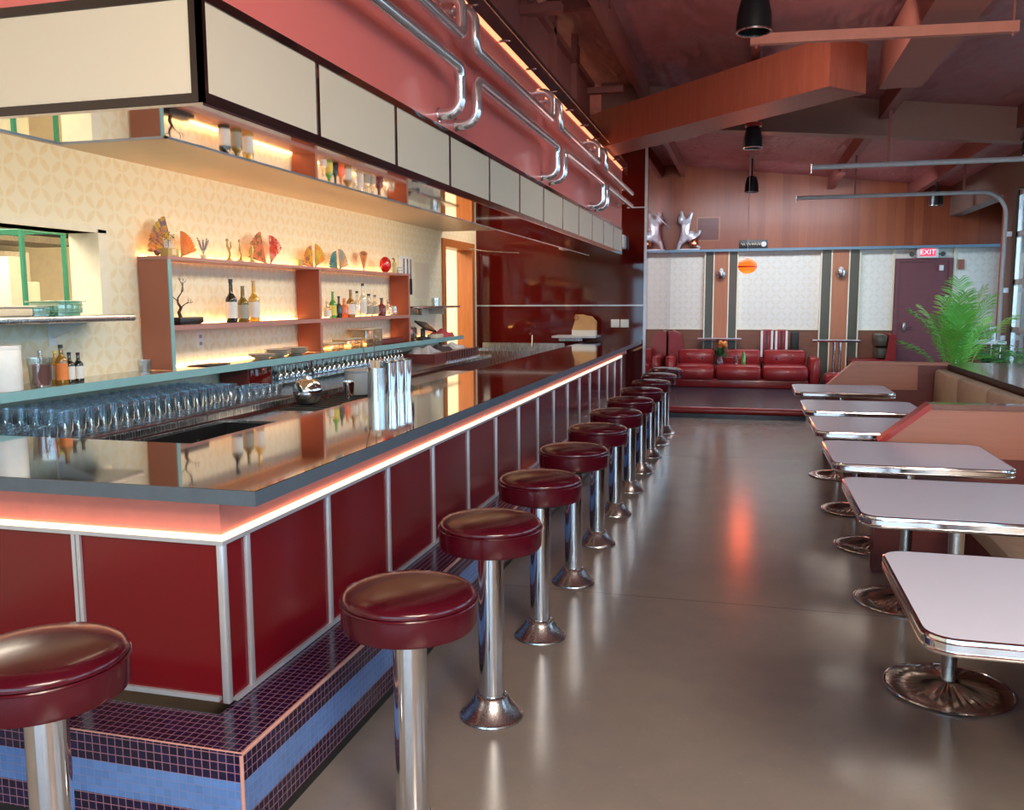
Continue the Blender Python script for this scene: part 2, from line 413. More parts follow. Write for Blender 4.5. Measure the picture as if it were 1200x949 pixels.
def pilasters():
    for i, (a, b) in enumerate(((-.72, -.163), (1.227, 1.844))):
        w = b-a; y0, y1 = YB-.06, YB+.018
        t = MB(); t.mi = 0; t.box(a, a+w*.27, y0+.02, y1, .15, 2.43); t.box(b-w*.27, b, y0+.02, y1, .15, 2.43)
        t.mi = 1; t.box(a+w*.27, b-w*.27, y0, y1, .15, 2.43)
        t.mi = 2
        for x in (a-.012, a+w*.27-.01, b-w*.27-.01, b-.008): t.box(x, x+.02, y0-.008, y1, .15, 2.43)
        struct(t, 'trim_%d' % (7+i), [M['stripe'], M['pilaster'], M['creamline']])
pilasters()
def wall_right():
    x0, x1 = XR, XR+.2; m = MB()
    ys = [(0.0, 2.7), (3.2, 5.9), (6.4, 9.1), (9.6, 12.3)]
    m.box(x0, x1, YF, YB+.2, 2.95, 3.75); prev = YF
    for a, b in ys: m.box(x0, x1, prev, a, 0, 2.95); prev = b
    m.box(x0, x1, prev, 12.7, 0, 2.95)
    struct(m, 'wall_right', pm('taupe_wall_paint', (.24, .16, .13), .6))
    struct(MB().box(x0+.0, 4.2, 12.7, 12.85, 0, 2.95).box(4.1, 4.3, 12.85, YB+.2, 0, .55).box(4.1, 4.3, 12.85, YB+.2, 2.85, 3.9).box(4.1, 4.3, 12.85, 13.05, .55, 2.85).box(4.1, 4.3, 15.75, YB+.2, .55, 2.85).box(x0+.2, 4.3, 12.7, 12.85, 2.95, 3.9), 'wall_right_alcove', M['woodwall'])
    for i, (a, b) in enumerate(ys):
        f = MB(); xg = x0+.03
        for z in (.04, .62, 1.21, 1.80, 2.39, 2.90): f.box(xg, xg+.05, a, b, z-.035, z+.035)
        for y in (a+.03, (a+b)/2, b-.03): f.box(xg, xg+.05, y-.03, y+.03, .0, 2.93)
        w = struct(f, 'window_%d' % (i+1), M['blackmetal'] if i < 3 else M['steel'])
        g = B(xg+.02, xg+.028, a, b, .02, 2.92).build('window_glass', M['glass'], w)
wall_right()
def added_alcove_window():  # window added out of view to let more daylight into the lounge
    f = MB()
    for y in (13.08, 14.4, 15.72): f.box(4.15, 4.2, y-.03, y+.03, .55, 2.85)
    for z in (.58, 2.82): f.box(4.15, 4.2, 13.05, 15.75, z-.03, z+.03)
    w = struct(f, 'window_6', M['blackmetal']); B(4.17, 4.178, 13.05, 15.75, .56, 2.84).build('window_glass', M['glass'], w)
added_alcove_window()
def wall_front():
    m = MB(); y0, y1 = YF-.2, YF
    m.box(-6.6, -3.5, y0, y1, 0, 4.5); m.box(2.9, 3.4, y0, y1, 0, 3.6); m.box(-3.5, 2.9, y0, y1, 0, .35); m.box(-3.5, 2.9, y0, y1, 3.05, 4.4)
    struct(m, 'wall_front', M['plaster'])
    f = MB()
    for x in (-3.46, -1.9, -.3, 1.3, 2.86): f.box(x-.04, x+.04, y0+.05, y0+.12, .35, 3.05)
    for z in (.39, 2.3, 3.01): f.box(-3.5, 2.9, y0+.05, y0+.12, z-.04, z+.04)
    w = struct(f, 'window_5', M['blackmetal']); B(-3.5, 2.9, y0+.08, y0+.088, .35, 3.05).build('window_glass', M['glass'], w)
wall_front()
struct(B(-30, 40, -30, 40, -.3, -.13), 'ground_outside', pm('pavement', (.42, .42, .40), .8))

# ---- ceiling structure
def ceiling_frame():
    def along(x, y0, y1, w, h, name, mat='purlin'):
        z = cz(x); m = MB(); m.poly([(x-w/2, y0, z-h), (x+w/2, y0, z-h), (x+w/2, y0, cz(x+w/2)-.001), (x-w/2, y0, cz(x-w/2)-.001)], (0, y1-y0, 0))
        struct(m, name, M[mat])
    for k, x in enumerate((-2.4, -1.13, 0.02, 1.33, 2.62)):
        y0 = YF; along(x, y0, YB, .07 if x < 1 else .10, .20, 'purlin')
    # girder across the room, following the ceiling's fall
    for y, h, x0, x1 in ((10.0, .30, XS-.3, XR), (4.2, .30, .0, XR), (-1.2, .3, -3.7, XR)):
        if y == 4.2: continue
        m = MB(); m.poly([(x0, y, cz(x0)-h-.15), (x1, y, cz(x1)-h), (x1, y, cz(x1)-.002), (x0, y, cz(x0)-.002)], (0, .09, 0))
        m.poly([(x0, y-.05, cz(x0)-h-.17), (x1, y-.05, cz(x1)-h-.02), (x1, y-.05, cz(x1)-h), (x0, y-.05, cz(x0)-h-.15)], (0, .19, 0))
        struct(m, 'girder', M['girder'])
    # wide flat duct running along the room
    m = MB(); m.poly([(1.0, -1.0, 3.30), (1.32, -1.0, 3.30), (1.32, -1.0, 3.62), (1.0, -1.0, 3.62)], (0, 8.9, 0)); struct(m, 'ceiling_duct', M['duct'])
    # boxed beam laid diagonally under the ceiling
    a = Vector((-1.75, 10.25, 3.2)); b = Vector((.86, 7.55, 3.2)); d = (b-a).normalized(); n = Vector((-d.y, d.x, 0))*-1
    c1 = Vector((.56, 7.22, 3.2)); off = c1-b
    m = MB(); m.poly([a, b, b+off, a+off], (0, 0, .37)); struct(m, 'boxed_beam', M['beamwood'])
ceiling_frame()
# lounge platform, one step up
struct(B(XS+.001, .80, 12.02, YB+.0, .0, .15).box(.80, 4.05, 13.0, YB, 0, .15), 'floor_platform', M['platform'])
struct(MB().tube([(XS+.01, 12.03, .105), (.80, 12.03, .105)], .048, 12), 'trim_9', M['red_vinyl'])

# ------------------------------------------------------------------ the bar
PX, PY = -1.558, 2.315     # faces of the bar front
EX, EY = -1.372, 2.215     # edges of the countertop
BL = -3.70                 # how far the short end reaches
def bar():
    t = thing('bar_counter', 'long L-shaped bar with glossy dark top and red panelled front', 'bar', (PX, PY, 0))
    z0, z1 = 1.003, 1.050
    m = MB()
    # top: L shape with lacquered faces and matt edges
    pts = [(EX, EY), (EX, YD-.013), (-2.08, YD-.013), (-2.08, 2.92), (BL, 2.92), (BL, EY)]
    m.mi = 1; m.poly([(x, y, z0) for x, y in pts], (0, 0, z1-z0-.002)); m.mi = 0
    m.poly([(x, y, z1-.002) for x, y in pts], (0, 0, .002))
    m.build('countertop', [M['counter'], M['counteredge']], t, True)
    # carcass
    m = MB(); m.box(PX-.06, PX-.012, PY+.012, 11.38, .32, .86); m.box(BL, PX-.012, PY+.012, PY+.06, .34, .86); m.box(PX-.45, PX-.40, 3.0, 11.9, 0, 1.002)
    m.box(PX-.10, PX-.03, 11.38, YD-.012, 0, 1.002); m.box(PX-.05, PX-.012, PY+.2, 11.38, 0, .32)
    m.build('carcass', M['partdark'], t, True)
    # apron band above the light strip
    m = MB(); m.poly([(PX-.006, PY+.006, .8765), (PX-.006, 11.9, .8765), (PX-.04, 11.9, .8765), (PX-.04, PY+.04, .8765), (BL, PY+.04, .8765), (BL, PY+.006, .8765)], (0, 0, z0-.8775))
    m.build('apron', M['apron'], t, True)
    # red panels between the aluminium strips
    ys = [2.455] + [3.03+.5955*k for k in range(15)]
    ed = [PY] + ys
    for a, b in zip(ed, ed[1:]):
        B(PX-.012, PX-.004, a+.006, b-.006, .335, .850).build('panel', M['redpanel'], t, True)
    xs = [PX, -2.10, -2.70, -3.30, BL]
    for a, b in zip(xs, xs[1:]):
        B(b+.006, a-.006, PY+.004, PY+.012, .350, .850).build('panel', M['redpanel'], t, True)
    for i, y in enumerate(ys): B(PX-.008, PX+.006, y-.013, y+.013, .335, .850, bev=.002).build('trim_strip', M['alum'], t, True)
    for x in xs[1:-1]:
        m = B(x-.016, x-.002, PY-.006, PY+.008, .35, .850); m.box(x+.002, x+.016, PY-.006, PY+.008, .35, .850); m.build('trim_strip', M['alum'], t, True)
    m = MB(); m.box(PX-.017, PX+.007, PY-.007, PY+.017, .330, .850, .003)
    m.build('corner_post', M['alum'], t, True)
    m = MB(); m.box(PX-.01, PX+.010, PY-.01, 11.38, .848, .862); m.box(BL, PX-.01, PY-.010, PY+.01, .848, .862)
    m.box(PX-.01, PX+.008, PY+.04, 11.38, .321, .337); m.box(BL, PX-.03, PY-.008, PY+.01, .334, .350)
    m.build('edge_rail', M['alum'], t, True)
    m = MB(); m.box(PX-.022, PX+.004, PY-.004, 11.38, .8650, .876); m.box(BL, PX-.022, PY-.004, PY+.022, .8650, .876)
    m.build('light_strip', M['led'], t, True)
bar()
def step():
    t = thing('tiled_foot_step', 'purple and blue mosaic-tiled foot step running round the red bar', 'step', (-1.45, 2.1, 0))
    x1, y0 = -1.354, 2.062
    m = MB(); m.poly([(BL, y0, .04), (x1, y0, .04), (x1, 11.38, .04), (PX+.0, 11.38, .04), (PX, 2.262, .04), (BL, 2.262, .04)], (0, 0, .279)); m.build('tiled_body', M['tile'], t, True)
    m = MB(); m.tube([(BL, y0+.004, .316), (x1-.004, y0+.004, .316), (x1-.004, 11.38, .316)], .0075, 8); m.tube([(x1-.003, y0+.003, .04), (x1-.003, y0+.003, .316)], .006, 8)
    m.build('edging', M['tiletrim'], t, True)
    m = MB(); m.poly([(BL, y0+.006, 0), (x1-.006, y0+.006, 0), (x1-.006, 11.37, 0), (PX, 11.37, 0), (PX, 2.26, 0), (BL, 2.26, 0)], (0, 0, .0399)); m.build('toe_kick', M['black'], t, True)
step()

# ------------------------------------------------------------------ bar stools
def stool():
    t = thing('bar_stool', '', 'stool', group='maroon bar stools fixed along the bar')
    m = MB(); m.lathe([(0, .672), (.178, .672), (.190, .677), (.194, .688), (.194, .748), (.189, .753)], seg=48); m.build('seat_band', M['maroon_vinyl'], t)
    m = MB(); m.lathe([(0, .752), (.186, .752), (.193, .757), (.1935, .764), (.189, .773), (.176, .782), (.15, .789), (.10, .795), (.05, .797), (0, .798)], seg=48); m.build('seat_cushion', M['maroon_vinyl'], t)
    m = MB(); r = .1945; m.tube([(r*math.cos(a), r*math.sin(a), .7515) for a in [2*PI*k/48 for k in range(49)]], .0042, 8, False); m.build('welt', M['maroon_vinyl'], t)
    m = MB(); m.lathe([(0, .645), (.085, .645), (.09, .652), (.09, .6715), (0, .6715)], seg=28); m.build('mounting_plate', M['blackmetal'], t)
    m = MB(); m.lathe([(.049, .075), (.049, .6445)], seg=36); m.build('pole', M['chrome'], t)
    m = MB(); m.lathe([(0, 0), (.122, 0), (.124, .004), (.122, .010), (.112, .016), (.070, .074), (.064, .086), (.056, .092), (.0495, .092)], seg=40); m.build('base', M['steel'], t)
    return t
st0 = stool()
ords = ['nearest the camera, second-nearest of all', 'third', 'fourth', 'fifth', 'sixth', 'seventh', 'eighth', 'ninth', 'tenth', 'eleventh', 'last']
def stools():
    st0.location = (-1.60, 1.63, 0); st0.rotation_euler = (0, 0, .6); st0['label'] = 'maroon vinyl bar stool standing alone before the short end of the bar'
    names = ['first', 'second', 'third', 'fourth', 'fifth', 'sixth', 'seventh', 'eighth', 'ninth', 'tenth', 'eleventh and farthest']
    for k in range(11):
        dup(st0, (-.913, 2.255+.829*k, 0), k*1.3, 'maroon vinyl bar stool on chrome pole, %s along the long side' % names[k])
stools()

# ------------------------------------------------------------------ hood over the bar
HX, HY, HE, HL = -1.47, 2.19, 10.66, -3.2
def hood():
    t = thing('bar_hood', 'long salmon and cream hood hanging over the bar with dark gloss frame', 'hood', (HX, HY, 2.15))
    m = MB()                                                   # dark gloss body with frame
    m.box(HX-.10, HX-.012, HY+.012, HE, 2.155, 2.452); m.box(HL, HX-.012, HY+.012, HY+.10, 2.155, 2.452)
    m.box(HX-.014, HX, HY, HE, 2.150, 2.180); m.box(HL, HX, HY, HY+.014, 2.150, 2.176)
    m.box(HX-.014, HX, HY, HE, 2.426, 2.455); m.box(HL, HX, HY, HY+.014, 2.428, 2.455)
    ys = [HY+.035] + [2.88+.7085*k for k in range(12)]
    ys[-1] = HE
    for y in ys[1:-1]: m.box(HX-.014, HX, y-.011, y+.011, 2.18, 2.426)
    m.box(HX-.014, HX, HY, HY+.030, 2.18, 2.426); m.box(HX-.035, HX, HY, HY+.014, 2.176, 2.428); m.box(HX-.014, HX, HE-.02, HE, 2.18, 2.426)
    m.build('frame', M['hoodframe'], t, True)
    for a, b in zip(ys, ys[1:]):
        B(HX-.0125, HX-.004, a+(.0 if a < 2.3 else .012), b-(.012 if b < HE else .02), 2.181, 2.425).build('cream_panel', M['cream'], t, True)
    B(HL, HX-.036, HY+.004, HY+.0125, 2.177, 2.427).build('cream_panel', M['cream'], t, True)
    m = MB(); m.box(HX-.40, HX-.002, HY+.002, HE, 2.142, 2.1495); m.box(-2.295, HX-.40, HY+.002, HY+.38, 2.142, 2.1495); m.box(HL, -2.295, HY+.002, HY+.13, 2.142, 2.1495); m.build('mirror_strip', M['mirror'], t, True)
    m = MB(); m.box(HX-.41, HX-.40, HY+.38, HE, 2.138, 2.47); m.box(-2.305, HX-.40, HY+.38, HY+.39, 2.138, 2.47); m.box(HL, -2.295, HY+.13, HY+.14, 2.138, 2.47); m.box(-2.305, -2.295, HY+.14, HY+.38, 2.138, 2.47); m.build('inner_lip', M['alum'], t, True)
    m = MB(); m.box(HX-.05, HX-.008, HY+.008, HE, 2.456, 3.17); m.box(-3.7, HX-.05, HY+.008, HY+.05, 2.456, 3.17); m.build('fascia', M['hoodsalmon'], t, True)
    B(HX-.0078, HX-.001, HY+.1, HE-.02, 3.135, 3.168).build('light_strip', M['ledpeach'], t, True)
    B(HX+.055, HX+.063, HY+.05, HE-.05, 3.06, 3.21).build('glass_valance', glassy('acrylic_valance', (.95, .93, .92), .02, .02, 0, .22), t, True)
    for k in range(13): y = HY+.4+k*.66; MB().tube([(HX-.01, y, 3.14), (HX+.07, y, 3.14)], .008, 8).build('valance_pin', M['chrome'], t, True)
    B(HX-.45, HX-.065, HY+.2, HE-.1, 3.19, 3.385).build('upper_box', pm('dark_plum_paint', (.045, .018, .022), .45), t, True)
hood()
def soffit():
    m = MB(); m.poly([(XW+.001, 2.2, 2.47), (-3.21, 2.2, 2.47), (-3.21, 2.32, 2.47), (-2.31, 2.32, 2.47), (-2.31, 2.59, 2.47), (HX-.41, 2.59, 2.47), (HX-.41, 10.62, 2.47), (XW+.001, 10.62, 2.47)], (0, 0, .05)); struct(m, 'ceiling_soffit', M['tan'])
soffit()
M['pipe'] = pm('satin_chrome_pipe', (.80, .80, .83), .16, .85, .02, 2)
def pipes():
    X = -1.36; R = .027; XF = HX-.007
    def arc(c, a0, a1, r, plane, n=7):
        out = []
        for k in range(n):
            a = a0+(a1-a0)*k/(n-1)
            if plane == 'yz': out.append((c[0], c[1]+r*math.cos(a), c[2]+r*math.sin(a)))
            else: out.append((c[0]+r*math.cos(a), c[1], c[2]+r*math.sin(a)))
        return out
    r = .05; rx = .07
    def end(y, zr, ze, side):
        """points from the run's end to the panel; side=+1 right end, -1 left end; leg goes from zr to ze"""
        s = 1 if ze > zr else -1; p = []
        # bend from run to vertical leg
        for k in range(6):
            a = k/5*PI/2; p.append((X, y-side*r+side*r*math.sin(a), zr+s*r-s*r*math.cos(a)))
        for k in range(7):
            a = k/6*PI/2; p.append((X-rx+rx*math.cos(a), y, ze-s*rx+s*rx*math.sin(a)))
        p.append((XF, y, ze)); return p
    def pipe(ya, yb, zr, ze, label, left=True, right=True):
        p = []
        p += end(ya, zr, ze, -1)[::-1] if left else [(X, ya, zr)]
        p += end(yb, zr, ze, 1) if right else [(X, yb, zr)]
        m = MB(); m.tube(p, R, 14)
        t = thing('chrome_pipe', label, 'pipe', (X, (ya+yb)/2, zr), group='chrome pipes on the salmon fascia')
        m.build('pipe', M['pipe'], t, True)
        ends = ([(ya, ze)] if left else []) + ([(yb, ze)] if right else [])
        if not right: ends.append((yb-.35, zr))
        for y, z in ends:
            f = MB(); f.lathe([(0, 0), (.034, 0), (.034, .008), (.0, .008)], (HX-.008, y, z), 16, 'x')
            if not right and y == yb-.35: f.tube([(HX-.002, y, zr), (X, y, zr)], .01, 8)
            f.build('flange', M['chrome'], t, True)
    lo = [(2.05, 4.14), (4.40, 6.37), (6.63, 8.46), (8.72, 10.66)]; up = [(2.05, 4.17), (4.38, 6.20), (6.46, 8.22), (8.62, 10.66)]
    nm = ['first', 'second', 'third', 'last']
    for i, (a, b) in enumerate(lo): pipe(a+(.4 if i == 0 else 0), b, 2.715, 2.50, 'lower bent chrome pipe on the salmon fascia, %s run from the near end' % nm[i], i > 0, i < 3)
    for i, (a, b) in enumerate(up): pipe(a+(.4 if i == 0 else 0), b, 2.865, 3.055, 'upper bent chrome pipe on the salmon fascia, %s run from the near end' % nm[i], True, i < 3)
pipes()
def truss():
    X = -1.6
    m = MB(); m.box(X-.05, X+.0, 3.0, 9.1, 3.40, 3.74); m.box(X-.1, X+.05, 3.0, 9.1, 3.74, 3.79)
    for y in (4.6, 5.5, 6.3, 7.2, 8.15): m.box(X, X+.05, y-.05, y+.05, 3.386, 4.0-.0)
    m.box(X-.05, X+.30, 6.2, 6.3, 3.60, 3.66); m.box(X, X+.52, 7.0, 7.08, 3.86, 3.93); m.box(X, X+.36, 8.95, 9.03, 3.66, 3.72)
    for y in (5.0, 8.5): m.box(X-.05, X, y-.04, y+.04, 3.74, 4.0)
    struct(m, 'ceiling_truss', M['purlin'])
truss()

# ------------------------------------------------------------------ dining tables
def table():
    t = thing('dining_table', '', 'table', group='white booth tables along the aisle')
    w, d = .408, .38; r = .075
    def rr(w, d, r, z, n=7):
        pts = []
        for cx, cy, a0 in ((w-r, d-r, 0), (-w+r, d-r, PI/2), (-w+r, -d+r, PI), (w-r, -d+r, 1.5*PI)):
            for k in range(n): a = a0+PI/2*k/(n-1); pts.append((cx+r*math.cos(a), cy+r*math.sin(a), z))
        return pts
    m = MB(); m.poly(rr(w-.004, d-.004, r-.004, .757), (0, 0, .042)); m.build('tabletop', M['tabletop'], t)
    m = MB(); a = rr(w, d, r, .755); a.append(a[0])
    prof = [(0, .755), (.003, .759), (.0035, .763), (.001, .766), (.0035, .769), (.0035, .785), (.001, .788), (.0035, .791), (.002, .797), (-.004, .8002)]
    rows = []
    for (dx, z) in prof:
        row = []
        for p in rr(w+dx, d+dx, r+dx, z): row.append(p)
        row.append(row[0]); rows.append(row)
    m.quadstrip(rows); m.build('edge_band', M['chrome'], t)
    m = MB(); m.lathe([(.030, .03), (.030, .739)], seg=24); m.build('column', M['steel'], t)
    m = MB(); m.box(-.16, .16, -.16, .16, .741, .7565, .003); m.lathe([(.05, .729), (.05, .742), (0, .742)], seg=20); m.build('mounting_plate', M['blackmetal'], t)
    # base: shallow cone with radial ribs
    m = MB(); n = 64; prof = [(.240, 0), (.244, .006), (.238, .012), (.225, .013)]
    rings = []
    for (rr_, z) in prof: rings.append([(rr_*math.cos(2*PI*k/n), rr_*math.sin(2*PI*k/n), z) for k in range(n+1)])
    for j, rr_ in enumerate((.215, .16, .10, .055, .036)):
        base = .014+ .030*j/4
        rings.append([(rr_*math.cos(2*PI*k/n), rr_*math.sin(2*PI*k/n), base + (.005 if k % 2 == 0 else 0)*(1 if j < 4 else 0)) for k in range(n+1)])
    m.quadstrip(rings); m.lathe([(0, 0), (.24, 0)], seg=32); m.build('base', M['bronze'], t, smooth=25)
    m = MB(); r2 = .2435; m.tube([(r2*math.cos(2*PI*k/48), r2*math.sin(2*PI*k/48), .008) for k in range(49)], .006, 8, False); m.build('rim', M['chrome'], t)
    return t
tb0 = table()
def tables():
    spec = [(2.56, 'nearest'), (3.77, 'second'), (4.85, 'third'), (5.93, 'fourth'), (6.95, 'fifth'), (8.30, 'farthest')]
    for i, (y, nm) in enumerate(spec):
        lab = 'pale-topped booth table with chrome edge, %s from the camera in the aisle row' % nm
        if i == 0: tb0.location = (.845, y, 0); tb0['label'] = lab
        else: dup(tb0, (.845, y, 0), 0, lab)
tables()

# ------------------------------------------------------------------ booths
def partition(y, lab, xa, xb, zb, zt, far=False):
    xr = 1.94; t = thing('booth_partition', lab, 'partition', (1.3, y, 0), group='booth partitions')
    pts = [(xa, .0), (xa, zb), (xb, zt-.03), (xr, zt-.03), (xr, 0)]; mc = M['partition'] if far else M['redcap']
    m = MB(); m.poly([(a, y+.015, b) for a, b in pts], (0, .09, 0)); m.build('panel', M['partition'], t, True)
    m = MB(); m.poly([(a, y, b) for a, b in ((xa-.03, zb), (xa-.03, zb+.012), (xb-.015, zt), (xb+.001, zt-.029), (xa-.001, zb))], (0, .12, 0)); m.build('slanted_cap', mc, t, True)
    m = MB(); m.poly([(a, y, b) for a, b in ((xb-.014, zt), (xr, zt), (xr, zt-.029), (xb+.002, zt-.029))], (0, .12, 0)); m.build('top_cap', M['partition'] if far else M['ledge'], t, True)
    m = MB(); m.box(xa-.03, xa-.001, y, y+.12, 0, zb-.001); m.box(xa-.001, xr, y+.004, y+.0149, 0, .70); m.build('dark_lower_panel', M['partdark'], t, True)
    if far: B(1.66, xr-.001, y+.006, y+.0149, .701, zt-.031).build('dark_inset', M['partdark'], t, True)
partition(5.36, 'veneer booth partition with red slanted edge, between the third and fourth tables', .79, 1.035, .77, 1.005)
partition(9.32, 'veneer booth partition with slanted end, beyond the farthest booth table', .83, 1.08, .71, .975, True)
def banquette(y0, y1, lab):
    t = thing('banquette', lab, 'bench', (1.5, y0, 0), group='cream window banquettes')
    B(1.22, 1.93, y0, y1, 0, .36).build('bench_box', M['partdark'], t, True)
    B(1.17, 1.85, y0, y1, .361, .45, bev=.02).build('seat_cushion', M['cream_vinyl'], t, True)
    n = max(1, round((y1-y0)/.92)); w = (y1-y0)/n
    for k in range(n):
        B(1.80, 1.925, y0+k*w+.006, y0+(k+1)*w-.006, .452, .915, bev=.035).build('back_cushion', M['cream_vinyl'], t, True)
banquette(5.485, 9.318, 'cream vinyl window bench between the two booth partitions')
banquette(.4, 5.358, 'cream vinyl window bench beside the nearest tables')
def ledge():
    t = thing('window_ledge', 'dark-edged veneer ledge behind the window banquettes', 'ledge', (1.95, 5, 0))
    m = MB(); m.poly([(1.93, .4, .925), (1.93, 9.45, .925), (2.16, 9.62, .925), (2.62, 9.62, .925), (2.62, .4, .925)], (0, 0, .035)); m.build('ledge_top', M['ledge'], t, True)
    B(1.941, 1.99, .4, 9.45, 0, .924).build('ledge_front', M['partdark'], t, True)
    B(2.55, 2.60, .4, 9.6, 0, .924).build('ledge_back', M['partdark'], t, True)
    m = MB(); m.poly([(1.922, .4, .924), (1.922, 9.45, .924), (1.93, 9.45, .924), (1.93, .4, .924)], (0, 0, .038)); m.build('ledge_edge', M['blackmetal'], t, True)
ledge()

# ------------------------------------------------------------------ back bar: shelf, counter, shelf unit
SZ = 1.165
def back_bar():
    t = thing('back_bar_shelf', 'long glossy back shelf with seafoam front edge along the wallpapered wall', 'shelf', (-3.6, 2.5, 0))
    m = MB(); m.box(XW+.002, -3.452, 2.96, 10.50, SZ-.045, SZ-.0005); m.build('shelf_top', M['backtop'], t, True)
    B(-3.4515, -3.445, 2.96, 10.50, SZ-.047, SZ+.001).build('front_edge', M['backedge'], t, True)
    B(XW+.002, XW+.012, 4.83, 10.3, SZ, SZ+.006).build('light_strip', M['ledshelf'], t, True)
    for y in (3.2, 7.0, 10.43): B(XW+.002, XW+.045, y-.02, y+.02, .945, SZ-.046).build('bracket', M['finwood'], t, True)
    t = thing('back_counter', 'low steel-topped back counter under the glossy shelf', 'counter', (-3.4, 3, 0))
    B(XW+.002, -3.08, 2.96, 10.45, 0, .895).build('cabinet', M['partdark'], t, True)
    B(XW+.002, -3.06, 2.96, 10.45, .896, .93).build('worktop', M['steel'], t, True)
    m = MB(); m.box(-3.72, -3.10, 3.02, 5.55, .9305, .936, .002); m.build('bar_mat', pm('oxblood_mat', (.06, .012, .012), .4), t, True)
    t = thing('maroon_cupboard', 'small maroon cupboard between the pint glasses and stemware', 'cupboard', (-3.6, 5.3, .93))
    B(XW+.02, -3.50, 5.62, 5.95, .931, SZ-.048).build('body', M['partdark'], t, True)
    B(-3.499, -3.49, 5.64, 5.93, .945, SZ-.062, bev=.002).build('door', M['darkwall'], t, True)
    t = thing('maroon_bottle_rail', 'maroon cabinet with a row of upright steel bars by the doorway', 'cabinet', (-3.6, 9.5, .93))
    B(XW+.02, -3.20, 8.75, 10.3, .931, 1.03).build('body', M['partdark'], t, True)
    for k in range(14): MB().tube([(-3.18, 9.1+k*.09, .935), (-3.18, 9.1+k*.09, 1.04)], .006, 6).build('bar', M['chrome'], t, True)
back_bar()
def shelf_unit():
    t = thing('open_shelf_unit', 'open rust and terracotta shelf unit holding bottles and fans', 'shelf unit', (-3.6, 4.8, SZ))
    for i, y in enumerate((4.787, 6.805, 8.846)):
        m = MB(); m.mi = 0; m.box(XW+.014, -3.522, y, y+.032, SZ+.001, 1.866); m.build('upright', M['finwood'] if i == 0 else M['finred'], t, True)
        B(-3.5215, -3.515, y, y+.032, SZ+.001, 1.866).build('upright_edge', M['backedge'] if i == 0 else M['shelfedge'], t, True)
    for a, b in ((4.8195, 6.8045), (6.8375, 8.8455)):
        B(XW+.015, -3.522, a, b, 1.42, 1.450).build('middle_shelf', M['finwood'], t, True); B(-3.5215, -3.515, a, b, 1.418, 1.4505).build('shelf_edge', M['shelfedge'], t, True)
        B(XW+.016, XW+.028, a+.02, b-.02, 1.4505, 1.454).build('light_strip', M['ledshelf'], t, True)
    B(XW+.015, -3.51, 4.78, 8.885, 1.8665, 1.888).build('top_shelf', M['shelfedge'], t, True)
    B(XW+.016, XW+.030, 4.8, 8.86, 1.8885, 1.893).build('light_strip', M['ledshelf'], t, True)
shelf_unit()
TZ = 1.8885; MZ = 1.4512
# ---- ornaments on the top shelf
def fanmat(name, c1, c2, c3):
    s = NT(name); o = s.obj(); f = s.noise(o, 12, 2); g = s.noise(o, 20, 2)
    return s.fin(s.mix(s.ramp(g, .52, .58), s.mix(s.ramp(f, .42, .55), c1, c2), c3), .6)
def fan(y, r, a0, a1, cols, label, x=-3.66, n=18, rz=0, lift=0):
    t = thing('paper_fan', label, 'fan', (x, y, TZ), rz, 'painted paper fans on the top shelf')
    mt = fanmat('fan_paper', *cols); m = MB(); r0 = r*.10; inner = []; outer = []
    for k in range(n+1):
        a = math.radians(a0+(a1-a0)*k/n); dx = .006 if k % 2 else -.006
        inner.append((dx*.4, r0*math.cos(a), r0*math.sin(a)+lift+.012)); outer.append((dx, r*math.cos(a), r*math.sin(a)+lift+.012))
    m.quadstrip([inner, outer]); bmesh.ops.solidify(m.b, geom=m.b.faces[:], thickness=.0015); m.build('leaf', mt, t, smooth=5)
    for k in range(0, n+1, 3):
        a = math.radians(a0+(a1-a0)*k/n); MB().tube([(0, 0, lift+.012), (-.004, r*.5*math.cos(a), r*.5*math.sin(a)+lift+.012), (-.004, r*.97*math.cos(a), r*.97*math.sin(a)+lift+.012)], [.003, .0025, .0015], 5).build('rib', M['pilaster'], t)
    m = MB(); m.ell((0, 0, lift+.012), (.008, .008, .008)); m.box(-.02, .02, -.03, .03, 0, .010+lift); m.build('stand', M['pilaster'], t)
